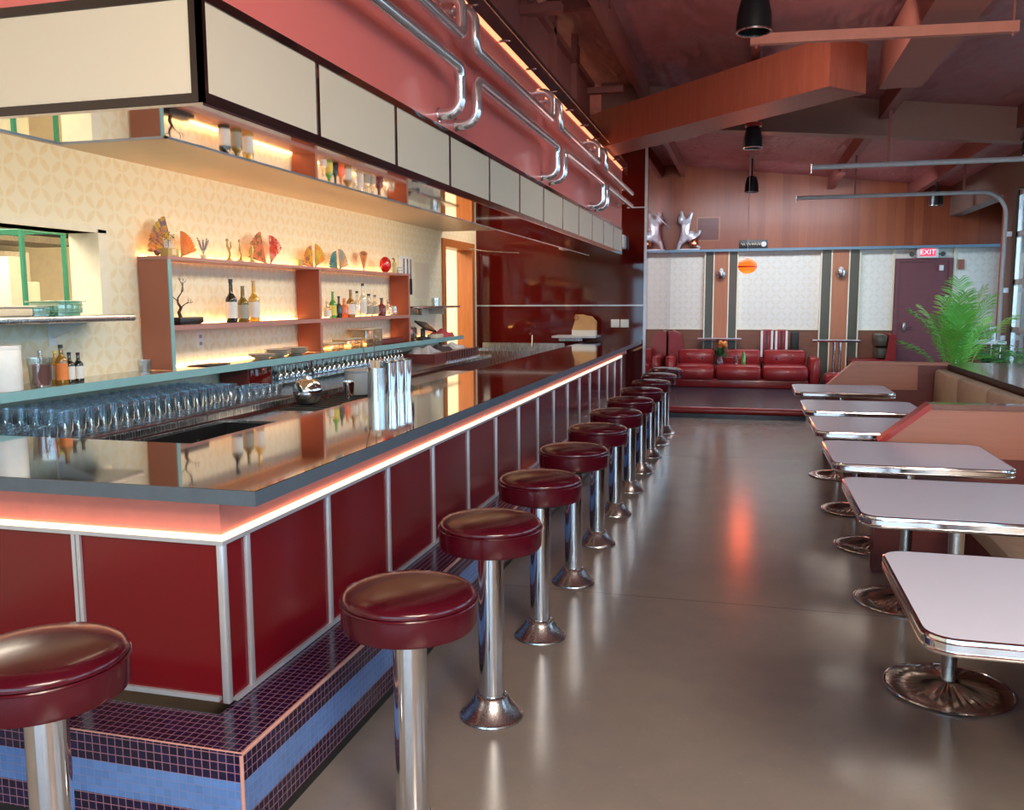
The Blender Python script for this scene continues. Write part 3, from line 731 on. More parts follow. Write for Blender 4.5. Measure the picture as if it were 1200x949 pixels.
def ornaments():
    fan(5.06, .27, 108, 176, ((.80, .66, .14), (.78, .45, .18), (.42, .30, .42)), 'large yellow and orange painted fan behind the small green planter')
    fan(5.13, .17, 15, 88, ((.85, .38, .14), (.90, .55, .25), (.80, .45, .15)), 'plain peach fan with an upright stick, near the fern sprigs')
    fan(6.20, .25, 104, 172, ((.88, .42, .28), (.90, .50, .30), (.45, .35, .15)), 'large pink fan painted with a flower, right of the gilt figurines')
    fan(6.27, .22, 34, 92, ((.82, .16, .10), (.92, .80, .70), (.70, .10, .08)), 'half-open red and white fan beside the large pink fan')
    fan(6.97, .18, 92, 178, ((.85, .72, .14), (.85, .50, .18), (.50, .28, .30)), 'yellow fan with a purple flower over the middle upright')
    fan(7.02, .20, 20, 88, ((.80, .70, .16), (.66, .55, .12), (.85, .40, .14)), 'half-open yellow-green fan right of the yellow flower fan')
    fan(7.44, .16, 92, 178, ((.22, .48, .52), (.30, .56, .56), (.14, .40, .48)), 'small round teal fan on the top shelf')
    fan(7.50, .18, 12, 96, ((.42, .52, .52), (.85, .50, .20), (.50, .60, .60)), 'grey-blue and orange fan right of the teal fan')
    fan(8.03, .19, 62, 118, ((.85, .50, .20), (.75, .52, .28), (.50, .24, .14)), 'narrow orange fan left of the red bowl')
    t = thing('shoot_planter', 'tan box planter with bushy green shoots at the shelf corner', 'plant', (-3.56, 4.87, TZ))
    m = MB(); m.box(-.03, .03, -.055, .055, 0, .05, .003); m.build('planter_box', pm('tan_box', (.50, .33, .10), .5), t)
    m = MB(); m.box(.031, .034, -.022, .022, .008, .045); m.build('planter_label', pm('pale_label', (.80, .62, .36), .5), t)
    m = MB()
    for k in range(9): y = -.045+.011*k; m.tube([(0, y, .04), (rnd.uniform(-.01, .01), y+rnd.uniform(-.01, .01), .10+.03*rnd.random())], .0022, 5)
    m.build('stems', M['white'], t)
    m = MB()
    for k in range(110):
        c = Vector((rnd.gauss(0, .02), rnd.choice((-.035, .035))+rnd.gauss(0, .018), .115+rnd.gauss(0, .020))); a = rnd.random()*6
        d = Vector((math.cos(a), math.sin(a), rnd.uniform(-.3, .6)))*.018; w = Vector((-d.y, d.x, 0))*.3
        m.quadstrip([[c, c+d*.5+w], [c+d*.5-w, c+d]])
    m.build('leaves', M['green'], t)
    o = MB(); o.ell((0, 0, .014), (.012, .022, .013)); o.ell((0, -.018, .026), (.009, .010, .009)); o.tube([(0, .015, .016), (0, .042, .022)], [.007, .002], 6)
    o = o.build('bird_ornament', pm('dark_wood_bird', (.12, .04, .03), .4)); o.location = (-3.6, 4.80-.0, TZ); tag(o, 'tiny dark bird ornament at the near end of the top shelf', 'ornament')
    # fern sprigs
    t = thing('dried_sprig', 'small greyish-purple dried sprig in a cup on the top shelf', 'plant', (-3.60, 5.29, TZ))
    m = MB(); m.lathe([(0, 0), (.018, 0), (.022, .03), (0, .03)], seg=16); m.build('cup', M['tan'], t)
    m = MB()
    for k in range(8):
        a = k*.8; tip = (.03*math.cos(a), .05*math.sin(a), .12+.015*(k % 3)); m.tube([(0, 0, .028), (tip[0]*.4, tip[1]*.4, .08), tip], .0015, 4)
        for j in range(6): f = .4+.1*j; m.ell((tip[0]*f, tip[1]*f, .028+(tip[2]-.028)*f), (.006, .008, .005), 6, 4)
    m.build('sprigs', pm('dry_purple', (.32, .28, .34), .7), t)
    # gilt figurines
    gold = brushed('gilt', (.50, .34, .12), .35)
    for i, (y, lab) in enumerate(((5.60, 'gilt figurine with two raised arms, first of the three'), (5.74, 'slender gilt curved figurine, middle of the three'), (5.90, 'gilt figurine with one arm out, beside the pink fan'))):
        m = MB(); s = 1
        m.lathe([(0, 0), (.022, 0), (.022, .012), (.012, .018), (0, .018)], (0, 0, 0), 14)
        if i == 0:
            m.tube([(0, 0, .015), (0, .010, .05), (0, -.004, .085), (0, -.02, .11), (0, -.018, .14)], [.010, .007, .009, .008, .005], 8); m.tube([(0, 0, .08), (0, .025, .10), (0, .022, .14)], [.006, .007, .004], 8); m.ell((0, -.020, .148), (.01, .012, .012))
        elif i == 1:
            m.tube([(0, .01, .015), (0, .016, .05), (0, -.002, .08), (0, .004, .11), (0, -.004, .15)], [.011, .006, .010, .007, .004], 8); m.ell((0, -.004, .152), (.008, .008, .012))
        else:
            m.tube([(0, 0, .015), (0, -.004, .06), (0, .006, .10), (0, .002, .13)], [.012, .010, .014, .006], 8); m.ell((0, .002, .145), (.012, .012, .015)); m.tube([(0, .0, .11), (0, .035, .095), (0, .04, .075)], [.007, .005, .004], 8); m.tube([(0, 0, .11), (0, -.03, .09), (0, -.034, .06)], [.007, .005, .003], 8)
        o = m.build('gilt_figurine', gold); o.location = (-3.60, y, TZ); tag(o, lab, 'figurine', 'gilt figurines on the top shelf')
    m = MB(); m.lathe([(0, 0), (.020, 0), (.024, .055), (.021, .055), (.018, .006), (0, .006)], seg=18); m.tube([(0, -.01, .01), (0, .05, .085)], .002, 5); o = m.build('gold_cup', gold); o.location = (-3.58, 6.60, TZ); tag(o, 'little gold cup holding a slanting stick between the fans', 'cup')
    t = thing('red_bowl', 'glossy red lacquer bowl standing on its side on the top shelf', 'bowl', (-3.60, 8.42, TZ))
    m = MB(); m.ell((0, 0, .082), (.055, .082, .082), 24, 14); m.build('bowl_body', pm('red_lacquer', (.55, .008, .012), .12, coat=.6), t)
    m = MB(); m.lathe([(.05, 0), (.056, .004), (.05, .008)], (.035, 0, .085), 24, 'x'); m.build('foot_ring', M['red_vinyl'], t)
    t = thing('green_gold_ornament', 'small green and gold bird-like ornament at the far shelf end', 'ornament', (-3.60, 8.66, TZ))
    m = MB(); m.lathe([(0, 0), (.025, 0), (.018, .05), (.026, .09), (.018, .12), (0, .125)], seg=14); m.build('body', pm('celadon', (.40, .42, .20), .4), t)
    m = MB(); m.tube([(0, 0, .12), (0, .0, .145), (0, -.03, .155), (0, -.06, .150)], [.01, .012, .008, .002], 8); m.tube([(0, 0, .10), (0, .04, .07), (0, .045, .05)], .004, 6); m.build('neck', gold, t)
    t = thing('blue_cards', 'small stack of blue-white cards at the far shelf end', 'cards', (-3.60, 8.80, TZ))
    for k in range(3): B(-.04, .04, -.03, .03, .001+k*.03, .008+k*.03).build('card', pm('pale_blue_card', (.35, .50, .55), .5), t)
    B(-.035, -.03, -.03, .03, 0, .07).build('card_back', M['white'], t)
ornaments()

# ---- bottles
gd = pm('dark_bottle_glass', (.010, .014, .010), .06, 0, .1, 5, .6, .5)
def bottle(name, loc, h, r, glass, lab, label=None, cap=None, neck=.32, group=None, fill=None):
    t = thing(name, lab, 'bottle', loc, 0, group)
    zs = h*(1-neck-.16)
    m = MB(); m.lathe([(0, 0), (r*.95, 0), (r, .006), (r, zs), (r*.92, zs+h*.05), (r*.55, zs+h*.12), (r*.36, zs+h*.18), (r*.32, h*.965), (r*.36, h*.97), (r*.36, h), (0, h)], seg=20); m.build('bottle_body', glass, t)
    if label:
        m = MB(); z0, z1 = h*.10, zs*.92; n = 12; rows = [[((r+.0008)*math.cos(a), (r+.0008)*math.sin(a), z) for a in [-PI*.72+PI*1.1*k/n for k in range(n+1)]] for z in (z0, z1)]
        m.quadstrip(rows); m.build('paper_label', label, t)
    if cap:
        m = MB(); m.lathe([(r*.37, h*.93), (r*.39, h*.93), (r*.39, h+.004), (0, h+.004)], seg=16); m.build('cap', cap, t)
    return t
cw = pm('paper_white', (.72, .70, .66), .6); cy = pm('paper_yellow', (.75, .62, .12), .6); cor = pm('paper_orange', (.75, .22, .05), .5); ck = pm('cap_black', (.015, .015, .015), .4); cg = pm('paper_grey', (.35, .33, .28), .6)
def tinted(n, c, body=.55): return glassy(n, c, .10, .03, body)
g_amber = tinted('amber_glass', (.40, .20, .02)); g_yel = tinted('white_wine', (.80, .48, .05)); g_olive = tinted('olive_glass', (.22, .15, .02), .7)
g_green = tinted('green_glass', (.12, .45, .06)); g_or = tinted('orange_liqueur', (.85, .22, .04)); g_red = tinted('dark_red_liquor', (.18, .02, .02), .8); g_clear = glassy('clear_spirit_glass', (.88, .88, .82), .16, .03, .06)
def bottles():
    G = 'wine bottles on the middle shelf'
    bottle('wine_bottle', (-3.58, 5.57, MZ), .305, .040, gd, 'black wine bottle with white label, left of three on the shelf', cw, ck, group=G)
    bottle('wine_bottle', (-3.58, 5.72, MZ), .262, .040, g_olive, 'olive-amber wine bottle with grey label, shortest of the three', cg, None, group=G)
    bottle('wine_bottle', (-3.58, 5.87, MZ), .305, .040, g_yel, 'yellow white-wine bottle with pale label, right of three', cw, None, group=G)
    G = 'spirit bottles on the right of the middle shelf'
    L = [(7.08, .15, .035, g_clear, 'small clear jar-like bottle by the middle upright', cw, None), (7.19, .235, .033, g_green, 'bright green bottle with yellow-green label', cy, None),
         (7.31, .19, .030, gd, 'small black bottle between green and orange bottles', None, ck), (7.42, .175, .036, g_or, 'short orange liqueur bottle', None, None),
         (7.56, .255, .042, g_amber, 'tall amber bottle with pale label', cw, None), (7.70, .24, .036, g_clear, 'clear slim bottle right of the amber bottle', None, ck),
         (7.83, .315, .036, g_clear, 'tallest clear spirit bottle with black cap', cw, ck), (7.97, .215, .042, g_clear, 'square-shouldered clear bottle with dark label', cg, ck),
         (8.11, .205, .040, g_clear, 'clear bottle with black cap and dark label beside the red bottle', cg, ck), (8.28, .175, .042, g_red, 'squat dark red bottle with white foot label', None, ck)]
    for (y, h, r, g, lab, lb, cp) in L: bottle('spirit_bottle', (-3.59, y, MZ), h, r, g, lab, lb, cp, group=G)
    t = thing('glass_carafe', 'small stoppered glass carafe right of the red bottle', 'carafe', (-3.6, 8.46, MZ))
    m = MB(); m.lathe([(0, 0), (.045, 0), (.052, .03), (.050, .07), (.020, .105), (.016, .12), (.022, .13), (0, .13)], seg=20); m.build('carafe_body', g_clear, t)
    m = MB(); m.ell((0, 0, .145), (.015, .015, .015)); m.build('stopper', M['glassclear'], t)
    t = thing('glass_jug', 'low glass jug with handle at the right end of the shelf', 'jug', (-3.6, 8.62, MZ))
    m = MB(); m.lathe([(0, 0), (.035, 0), (.040, .04), (.030, .085), (.033, .10), (.031, .10), (.028, .085), (.037, .04), (.033, .004), (0, .004)], seg=20); m.build('jug_body', M['glassclear'], t)
    m = MB(); m.tube([(0, .034, .09), (0, .062, .08), (0, .065, .05), (0, .040, .03)], .005, 8); m.build('handle', M['glassclear'], t)
    # group on the glossy back shelf at the left
    G = 'bitters bottles on the glossy back shelf'
    L = [(-3.65, 3.85, .175, .028, g_clear, 'clear bottle with white label behind the pink pitcher', cw, M['steel']), (-3.555, 3.895, .205, .031, g_amber, 'amber bottle with orange label, tallest beside the pink pitcher', cor, ck),
         (-3.64, 3.945, .170, .026, g_yel, 'yellow-necked bottle with white label in the bitters cluster', cw, cy), (-3.575, 3.975, .160, .026, gd, 'dark bottle with white label in the middle of the bitters cluster', cw, ck),
         (-3.575, 4.04, .155, .026, gd, 'last dark bottle with maroon cap, right end of the bitters cluster', cw, M['maroon_vinyl'])]
    for (x, y, h, r, g, lab, lb, cp) in L: bottle('bitters_bottle', (x, y, SZ), h, r, g, lab, lb, cp, .25, G)
    t = thing('pink_pitcher', 'clear pitcher half full of dusky pink drink', 'pitcher', (-3.53, 3.72, SZ))
    m = MB(); m.lathe([(0, 0), (.050, 0), (.062, .150), (.060, .150), (.048, .004), (0, .004)], seg=28); m.build('pitcher_body', M['glassclear'], t)
    m = MB(); m.lathe([(0, .006), (.0475, .006), (.056, .115), (0, .115)], seg=28); m.build('drink', pm('dusky_pink_drink', (.42, .13, .12), .3), t)
    t = thing('white_canister', 'tall white plastic canister at the left edge of the back shelf', 'canister', (-3.55, 3.50, SZ))
    m = MB(); m.lathe([(0, 0), (.085, 0), (.088, .005), (.088, .205), (.084, .212), (0, .212)], seg=32); m.build('canister_body', M['white'], t)
    m = MB(); m.lathe([(.086, .205), (.090, .206), (.090, .222), (.085, .226), (0, .226)], seg=32); m.build('lid', M['white'], t)
    o = MB(); o.lathe([(0, 0), (.036, 0), (.040, .085), (.037, .085), (.033, .008), (0, .008)], seg=10); o = o.build('cut_glass_tumbler', M['glassclear'], smooth=10); o.location = (-3.52, 4.52, SZ); tag(o, 'single cut-glass tumbler left of the terracotta shelf side', 'glass')
    o = B(-.08, .08, -.14, .14, 0, .006, bev=.001).build('menu_folder', M['blackmetal']); o.location = (-3.59, 5.28, SZ); tag(o, 'flat dark menu folder lying on the glossy shelf', 'menu')
    t = thing('bonsai', 'bare dark bonsai tree in a flat black pot', 'plant', (-3.60, 5.06, MZ))
    m = MB(); m.box(-.05, .05, -.13, .13, .006, .048, .008); m.box(-.04, .04, -.11, .11, 0, .007); m.build('pot', M['blackmetal'], t)
    m = MB(); bk = [(0, -.05, .04), (0, -.07, .08), (.0, -.045, .11), (0, -.075, .14)]
    m.tube(bk, [.014, .011, .010, .007], 8)
    def br(p, d, l, r, dep):
        q = Vector(p)+Vector(d).normalized()*l; mid = (Vector(p)+q)/2+Vector((rnd.uniform(-1, 1), rnd.uniform(-1, 1), rnd.uniform(-1, 1)))*l*.15
        m.tube([p, mid, q], [r, r*.8, r*.5], 6)
        if dep: 
            for _ in range(2): br(q, Vector(d).normalized()+Vector((rnd.uniform(-.5, .5), rnd.uniform(-1, 1), rnd.uniform(-.3, .9))), l*.68, r*.6, dep-1)
    br((0, -.075, .14), (0, .6, 1), .08, .006, 3); br((0, -.045, .11), (0, 1, .5), .06, .005, 2); br((0, -.07, .13), (0, -.8, .8), .06, .005, 2)
    m.build('trunk', pm('bonsai_bark', (.06, .03, .015), .7), t)
bottles()
def wall_plate(loc, label, axis='x', n=1):
    t = thing('socket_plate', label, 'socket', loc)
    if axis == 'x': m = B(0, .006, -.035, .035, -.058, .058, bev=.002)
    else: m = B(-.058, .058, -.006, 0, -.055, .055, bev=.002)
    m.build('plate', M['white'], t)
    for dz in (-.025, .025):
        m = B(.006, .008, -.015, .015, dz-.012, dz+.012) if axis == 'x' else B(-.045 if dz < 0 else .005, -.005 if dz < 0 else .045, -.008, -.006, -.04, .04)
        m.build('socket_face', cg if axis == 'x' else M['white'], t)
wall_plate((XW+.0005, 5.42, 1.33), 'white double socket on the wallpaper inside the shelf unit')
wall_plate((-1.745, YD-.0005, 1.279), 'left of two white switch plates on the dark gloss wall', 'y')
wall_plate((-1.615, YD-.0005, 1.279), 'right of two white switch plates on the dark gloss wall', 'y')

# ---- glassware
def glasses():
    m = MB(); m.lathe([(0, 0), (.030, 0), (.031, .004), (.032, .04), (.038, .05), (.0405, .145), (.039, .145), (.0365, .052), (.030, .04), (.028, .012), (0, .012)], seg=14)
    p = m.build('pint_glass', M['glassware']); first = True
    for i in range(17):
        for j in range(5):
            o = p if first else p.copy()
            if not first: C.objects.link(o)
            first = False; o.location = (-3.16-.088*j, 3.46+.088*i, .9365)
            tag(o, 'clear ribbed pint glass in the %s of five long rows under the glossy shelf' % ('front', 'second', 'third', 'fourth', 'rear')[j], 'glass', 'pint glasses, %s row on the back counter' % ('front', 'second', 'third', 'fourth', 'rear')[j])
    m = MB(); m.lathe([(0, 0), (.034, 0), (.036, .004), (.040, .085), (.038, .085), (.033, .012), (0, .012)], seg=14)
    p = m.build('rocks_glass', M['glassware']); first = True
    for i in range(5):
        for j in range(5):
            o = p if first else p.copy()
            if not first: C.objects.link(o)
            first = False; o.location = (-3.16-.088*j, 3.02+.085*i, .9365)
            tag(o, 'short rocks glass left of the pint glasses, %s row of its block' % ('front', 'second', 'third', 'fourth', 'rear')[j], 'glass', 'rocks glasses, %s row at the left of the back counter' % ('front', 'second', 'third', 'fourth', 'rear')[j])
    p = p.copy(); first = True; 
    for i in range(6):
        for j in range(3):
            o = p if first else p.copy(); C.objects.link(o); first = False
            o.location = (-3.18-.088*j, 5.02+.088*i, .9365); tag(o, 'short tumbler between the pint glasses and maroon cupboard, %s row' % ('front', 'middle', 'rear')[j], 'glass', 'tumblers beyond the pint glasses, %s row' % ('front', 'middle', 'rear')[j])
    m = MB(); m.lathe([(0, 0), (.032, 0), (.034, -.003), (.006, -.008), (.004, -.06), (.008, -.068), (.030, -.09), (.035, -.12), (.030, -.155), (.0285, -.155), (.033, -.12), (.028, -.092), (0, -.072)], seg=12)
    p = m.build('stem_glass', M['glassware']); first = True
    rk = thing('stemware_rack', 'steel rail rack holding stem glasses upside down under the shelf', 'rack', (-3.5, 6.8, SZ-.046))
    for j, x in enumerate((-3.50, -3.58, -3.66)):
        for s in (-.014, .014): MB().tube([(x+s, 6.02, SZ-.058), (x+s, 8.62, SZ-.058)], .003, 6).build('rail', M['steel'], rk, True)
    for i in range(28):
        for j, x in enumerate((-3.50, -3.58, -3.66)):
            if j == 2 and i % 2: continue
            o = p if first else p.copy()
            if not first: C.objects.link(o)
            first = False; o.location = (x, 6.06+.0925*i, SZ-.050)
            tag(o, 'stem glass hanging upside down under the glossy shelf, %s row' % ('front', 'middle', 'rear')[j], 'glass', 'stem glasses hanging under the shelf, %s row' % ('front', 'middle', 'rear')[j])
glasses()
def low_things():
    # ice well and steel worktop between bar and back counter
    t = thing('ice_well', 'black-lined open ice well behind the bar corner', 'ice well', (-2.8, 4, 0))
    m = MB(); m.box(-3.04, -3.01, 3.55, 4.60, 0, .88); m.box(-2.50, -2.47, 3.55, 4.60, 0, .88); m.box(-3.01, -2.50, 3.55, 3.58, 0, .88); m.box(-3.01, -2.50, 4.57, 4.60, 0, .88); m.box(-3.01, -2.50, 3.58, 4.57, .55, .58); m.build('tub', M['blackmetal'], t, True)
    m = MB(); m.box(-3.045, -2.465, 3.54, 3.56, .8805, .89); m.box(-3.045, -2.465, 4.59, 4.61, .8805, .89); m.box(-3.045, -3.02, 3.56, 4.59, .8805, .89); m.build('rim', M['steel'], t, True)
    for y in (3.85, 4.3): MB().lathe([(0, 0), (.014, 0), (.014, .006), (0, .006)], (-3.012, y, .80), 14, 'x').build('drain_stud', M['chrome'], t, True)
    m = MB(); m.tube([(-2.98, 3.70, .70), (-2.98, 3.70, .86), (-2.90, 3.70, .87)], .012, 8); m.build('spout', M['blackmetal'], t, True)
    t = thing('bar_worktop', 'low steel worktop unit behind the bar with black drip mats', 'worktop', (-2.8, 5.5, 0))
    B(-3.04, -2.47, 4.62, 8.6, 0, .845).build('cabinet', M['steel'], t, True); B(-3.05, -2.46, 4.62, 8.6, .846, .875, bev=.004).build('top', M['steel'], t, True)
    for a, b in ((5.20, 6.05), (6.10, 6.9)):
        m = MB(); m.box(-3.02, -2.50, a, b, .8755, .883, .002)
        for k in range(9): y = a+.04+k*(b-a-.08)/8; m.box(-3.0, -2.52, y-.008, y+.008, .883, .889)
        m.build('drip_mat', M['black'], t, True)
    t = thing('steel_kettle', 'round polished steel kettle tilted by the drip mats', 'kettle', (-2.93, 5.45, .8895))
    m = MB(); m.lathe([(0, 0), (.05, 0), (.085, .03), (.105, .08), (.10, .125), (.07, .165), (.035, .18), (0, .18)], seg=32); m.build('kettle_body', M['chrome'], t)
    m = MB(); m.lathe([(0, .178), (.035, .178), (.032, .195), (.012, .20), (.014, .215), (0, .222)], seg=20); m.build('lid', M['steel'], t)
    m = MB(); m.tube([(0, .06, .16), (0, .09, .21), (0, .05, .235), (0, -.01, .215)], .009, 8); m.build('handle', M['blackmetal'], t)
    m = MB(); m.tube([(0, -.09, .10), (0, -.13, .14), (0, -.15, .17)], [.018, .013, .010], 10); m.build('spout', M['chrome'], t)
    t = thing('steel_shaker', 'small mirror-finish shaker tin beside the kettle', 'shaker', (-2.75, 5.72, .8895))
    m = MB(); m.lathe([(0, 0), (.032, 0), (.043, .14), (.041, .14), (.03, .005), (0, .005)], seg=24); m.build('tin', M['chrome'], t)
    m = MB(); m.lathe([(.043, .13), (.046, .133), (.043, .137)], seg=24); m.build('rim', M['steel'], t)
    t = thing('grey_tub', 'grey plastic cylindrical tub with lid behind the bar', 'tub', (-2.88, 6.15, .8895))
    m = MB(); m.lathe([(0, 0), (.100, 0), (.104, .006), (.098, .17), (0, .17)], seg=36); m.build('tub_body', pm('grey_plastic', (.36, .38, .40), .3), t)
    m = MB(); m.lathe([(.099, .165), (.103, .166), (.103, .185), (.095, .190), (0, .188)], seg=36); m.build('lid', pm('grey_lid', (.25, .27, .29), .35), t)
    t = thing('wooden_tongs', 'wooden tongs with a green tip lying on the drip mat', 'tongs', (-2.62, 5.6, .890))
    MB().tube([(0, -.25, .012), (.0, .16, .012)], [.013, .009], 8).build('stick', M['pilaster'], t); MB().tube([(0, .16, .012), (0, .22, .012)], .011, 8).build('tip', M['green'], t)
    # on the bar's inner edge
    t = thing('steel_caddy', 'round brushed steel caddy of straws and picks on the bar top', 'caddy', (-2.02, 4.56, 1.0503))
    m = MB(); m.lathe([(0, 0), (.050, 0), (.050, .175), (.048, .175), (.048, .003), (0, .003)], seg=32); m.build('cylinder', M['steel'], t)
    for a, (dx, dy, h) in enumerate(((-.04, -.09, .31), (-.01, .0, .33), (.02, .03, .22))):
        MB().tube([(0, 0, .005), (dx, dy, h)], .0022, 6).build('pick', M['partdark'], t); MB().ell((dx, dy, h), (.006, .006, .012), 8, 6).build('pick_head', M['lantern'] if False else pm('pick_orange', (.55, .15, .05), .5), t)
    for dx, dy in ((.02, -.02), (-.015, -.005), (.005, .02)): B(dx-.012, dx+.012, dy-.004, dy+.004, .004, .215).build('menu_card', pm('tan_card', (.70, .52, .36), .6), t)
    for k, (y, nm) in enumerate(((4.73, 'left'), (4.855, 'middle'), (4.98, 'right'))):
        t = thing('tapered_cup', 'tall tapered mirror-steel cup on the bar edge, %s of three' % nm, 'cup', (-2.01, y, 1.0503), k*.4, 'tapered steel cups on the bar edge')
        m = MB(); m.lathe([(0, 0), (.030, 0), (.040, .195), (.038, .195), (.028, .004), (0, .004)], seg=24); m.build('cup_body', M['chrome'], t)
        m = MB(); m.lathe([(.040, .192), (.043, .195), (.040, .199)], seg=24); m.build('rim', M['steel'], t)
    # far sink, shelf, bag, air conditioner
    t = thing('steel_sink', 'stainless sink unit against the dark gloss wall', 'sink', (-3.0, 11.5, 0))
    m = MB(); m.box(-3.65, -2.45, 11.2, 11.23, 0, .93); m.box(-3.65, -2.45, 12.0, 12.03, 0, 1.0); m.box(-3.65, -3.62, 11.23, 12.0, 0, .93); m.box(-2.48, -2.45, 11.23, 12.0, 0, .93); m.box(-3.62, -2.48, 11.23, 12.0, .70, .72); m.build('basin', M['steel'], t, True)
    MB().tube([(-2.9, 11.95, .93), (-2.9, 11.95, 1.12), (-2.9, 11.8, 1.14)], .012, 8).build('tap', M['chrome'], t, True)
    t = thing('wall_ledge_shelf', 'narrow grey shelf on the dark wall at the end of the bar', 'shelf', (-2.2, 11.9, 1.1))
    B(-2.55, -1.95, 11.62, YD-.001, 1.092, 1.118).build('board', M['alum'], t, True); B(-2.54, -2.2, YD-.02, YD-.001, 1.03, 1.0915).build('batten', M['steel'], t, True)
    t = thing('paper_carrier', 'small orange-tan carrier with handle hole and white base band', 'carrier', (-2.13, 11.80, 1.1185))
    m = MB(); m.poly([(-.165, -.05, .075), (.165, -.05, .075), (.165, -.05, .19), (.10, -.05, .26), (.03, -.05, .27), (-.03, -.05, .285), (-.12, -.05, .285), (-.125, -.05, .20)], (0, .10, 0)); m.build('bag', pm('kraft_orange', (.62, .34, .14), .6), t)
    B(-.166, .166, -.051, .051, 0, .075).build('base_band', cw, t)
    MB().tube([(-.10+.028*math.cos(a), -.054, .245+.028*math.sin(a)) for a in [2*PI*k/16 for k in range(17)]], .006, 6, False).build('handle_loop', M['pilaster'], t)
    t = thing('air_conditioner', 'white wall air-conditioner half hidden behind the hood', 'air conditioner', (-2.1, 11.9, 2.3))
    m = B(-2.50, -1.60, 11.80, YD-.001, 2.285, 2.47, bev=.02); m.build('casing', M['white'], t, True)
    B(-2.46, -1.64, 11.794, 11.81, 2.292, 2.315).build('outlet_flap', M['alum'], t, True)
    o = MB().tube([(-3.90, 11.62, 2.34), (-3.45, 11.62, 2.27), (-3.0, 11.62, 2.24)], .007, 8).build('thin_rod', M['steel']); tag(o, 'thin steel rod reaching out from above the doorway', 'rod')
low_things()
def shelf_goods():
    # bowls and trays on the back shelf
    bw = pm('stoneware', (.50, .47, .40), .35)
    for i, (y, n) in enumerate(((5.98, 2), (6.22, 4), (6.50, 4))):
        for k in range(n):
            m = MB(); m.lathe([(0, 0), (.05, 0), (.052, .003), (.105, .022), (.103, .024), (.05, .008), (0, .008)], seg=28)
            o = m.build('stoneware_plate', bw); o.location = (-3.60, y, SZ+.0115*k+.0003*k)
            tag(o, 'pale stoneware plate, %s of the %s stack on the glossy shelf' % (('bottom', 'second', 'third', 'top')[k] if n == 4 else ('bottom', 'top')[k], ('nearest', 'middle', 'farthest')[i]), 'plate', 'plates stacked on the back shelf')
    cl = glassy('clear_plastic_box', (.80, .72, .52), .12, .08, .12)
    for i, (y, w, h, lab) in enumerate(((7.15, .26, .065, 'low clear plastic box just right of the middle upright'), (7.50, .30, .09, 'middle-sized clear plastic box on the glossy shelf'), (7.95, .40, .17, 'largest and tallest clear plastic box under the middle shelf'))):
        t = thing('plastic_box', lab, 'box', (-3.61, y, SZ), 0, 'clear plastic boxes on the back shelf')
        m = MB(); m.box(-.08, .08, -w/2, w/2, 0, h-.010, .006); m.build('box_body', cl, t); B(-.083, .083, -w/2-.003, w/2+.003, h-.0095, h, bev=.002).build('lid', pm('milky_lid', (.66, .60, .45), .4), t)
    t = thing('maroon_tray', 'dark maroon tray at the right end under the shelf unit', 'tray', (-3.62, 8.45, SZ)); B(-.09, .09, -.30, .30, 0, .045, bev=.006).build('tray_body', M['partdark'], t); B(-.08, .08, -.29, .29, .0455, .05).build('liner', M['maroon_vinyl'], t)
    # till with keyboard and a red cloth
    t = thing('till_terminal', 'black tilted touch till on the back shelf by the doorway', 'till', (-3.58, 9.42, SZ), .0)
    m = MB(); m.lathe([(0, 0), (.09, 0), (.085, .02), (.03, .03), (.025, .12), (0, .12)], seg=20); m.build('stand', M['blackmetal'], t)
    m = MB(); m.poly([(-.02, -.22, .20), (.10, -.20, .11), (.11, .14, .07), (-.01, .12, .17)], (.006, 0, .018)); m.build('screen', pm('till_screen', (.015, .012, .02), .15), t)
    B(.0, .11, .12, .40, 0, .045, bev=.006).build('printer', M['cream'], t)
    t = thing('steel_toaster', 'dark steel rounded machine just beside the shelf unit', 'machine', (-3.62, 9.04, SZ)); B(-.10, .08, -.12, .12, .006, .15, bev=.03).build('body', M['steel'], t); B(-.08, .06, -.10, .10, 0, .006).build('foot', M['black'], t)
    def cloth(name, loc, sx, sy, h, mat, lab, cat):
        m = MB(); n = 14; r2 = random.Random(hash(lab) % 1000 if False else len(lab)); ph = [r2.uniform(0, 6) for _ in range(4)]
        rows = []
        for i in range(n+1):
            row = []
            for j in range(n+1):
                u, v = i/n*2-1, j/n*2-1; e = max(0, 1-max(abs(u), abs(v))**4)
                z = h*e*(.65+.2*math.sin(5*u+ph[0]+2*v)+.15*math.sin(7*v+ph[1]-3*u))
                row.append((u*sx*(1+.08*math.sin(4*v+ph[2])), v*sy*(1+.08*math.sin(5*u+ph[3])), z+.001))
            rows.append(row)
        m.quadstrip(rows); m.quadstrip([[(p[0], p[1], 0) for p in row] for row in rows])
        o = m.build(name, mat, smooth=80); o.location = loc; tag(o, lab, cat); return o
    cloth('folded_red_cloth', (-3.60, 10.12, SZ), .09, .24, .10, pm('red_cloth', (.50, .07, .08), .8), 'crumpled red cloth at the far end of the back shelf', 'cloth')
    cloth('grey_plastic_bag', (-3.40, 8.98, 1.031), .12, .20, .085, pm('grey_film', (.40, .42, .46), .3), 'crumpled pale grey plastic bag on the maroon cabinet', 'bag')
    cloth('dark_towel', (-3.40, 9.45, 1.031), .12, .20, .075, pm('dark_towel_cloth', (.05, .035, .05), .8), 'dark crumpled towel between two pale bags', 'towel')
    cloth('white_plastic_bag', (-3.40, 9.92, 1.031), .12, .18, .08, pm('white_film', (.55, .56, .62), .3), 'small whitish plastic bag nearest the doorway', 'bag')
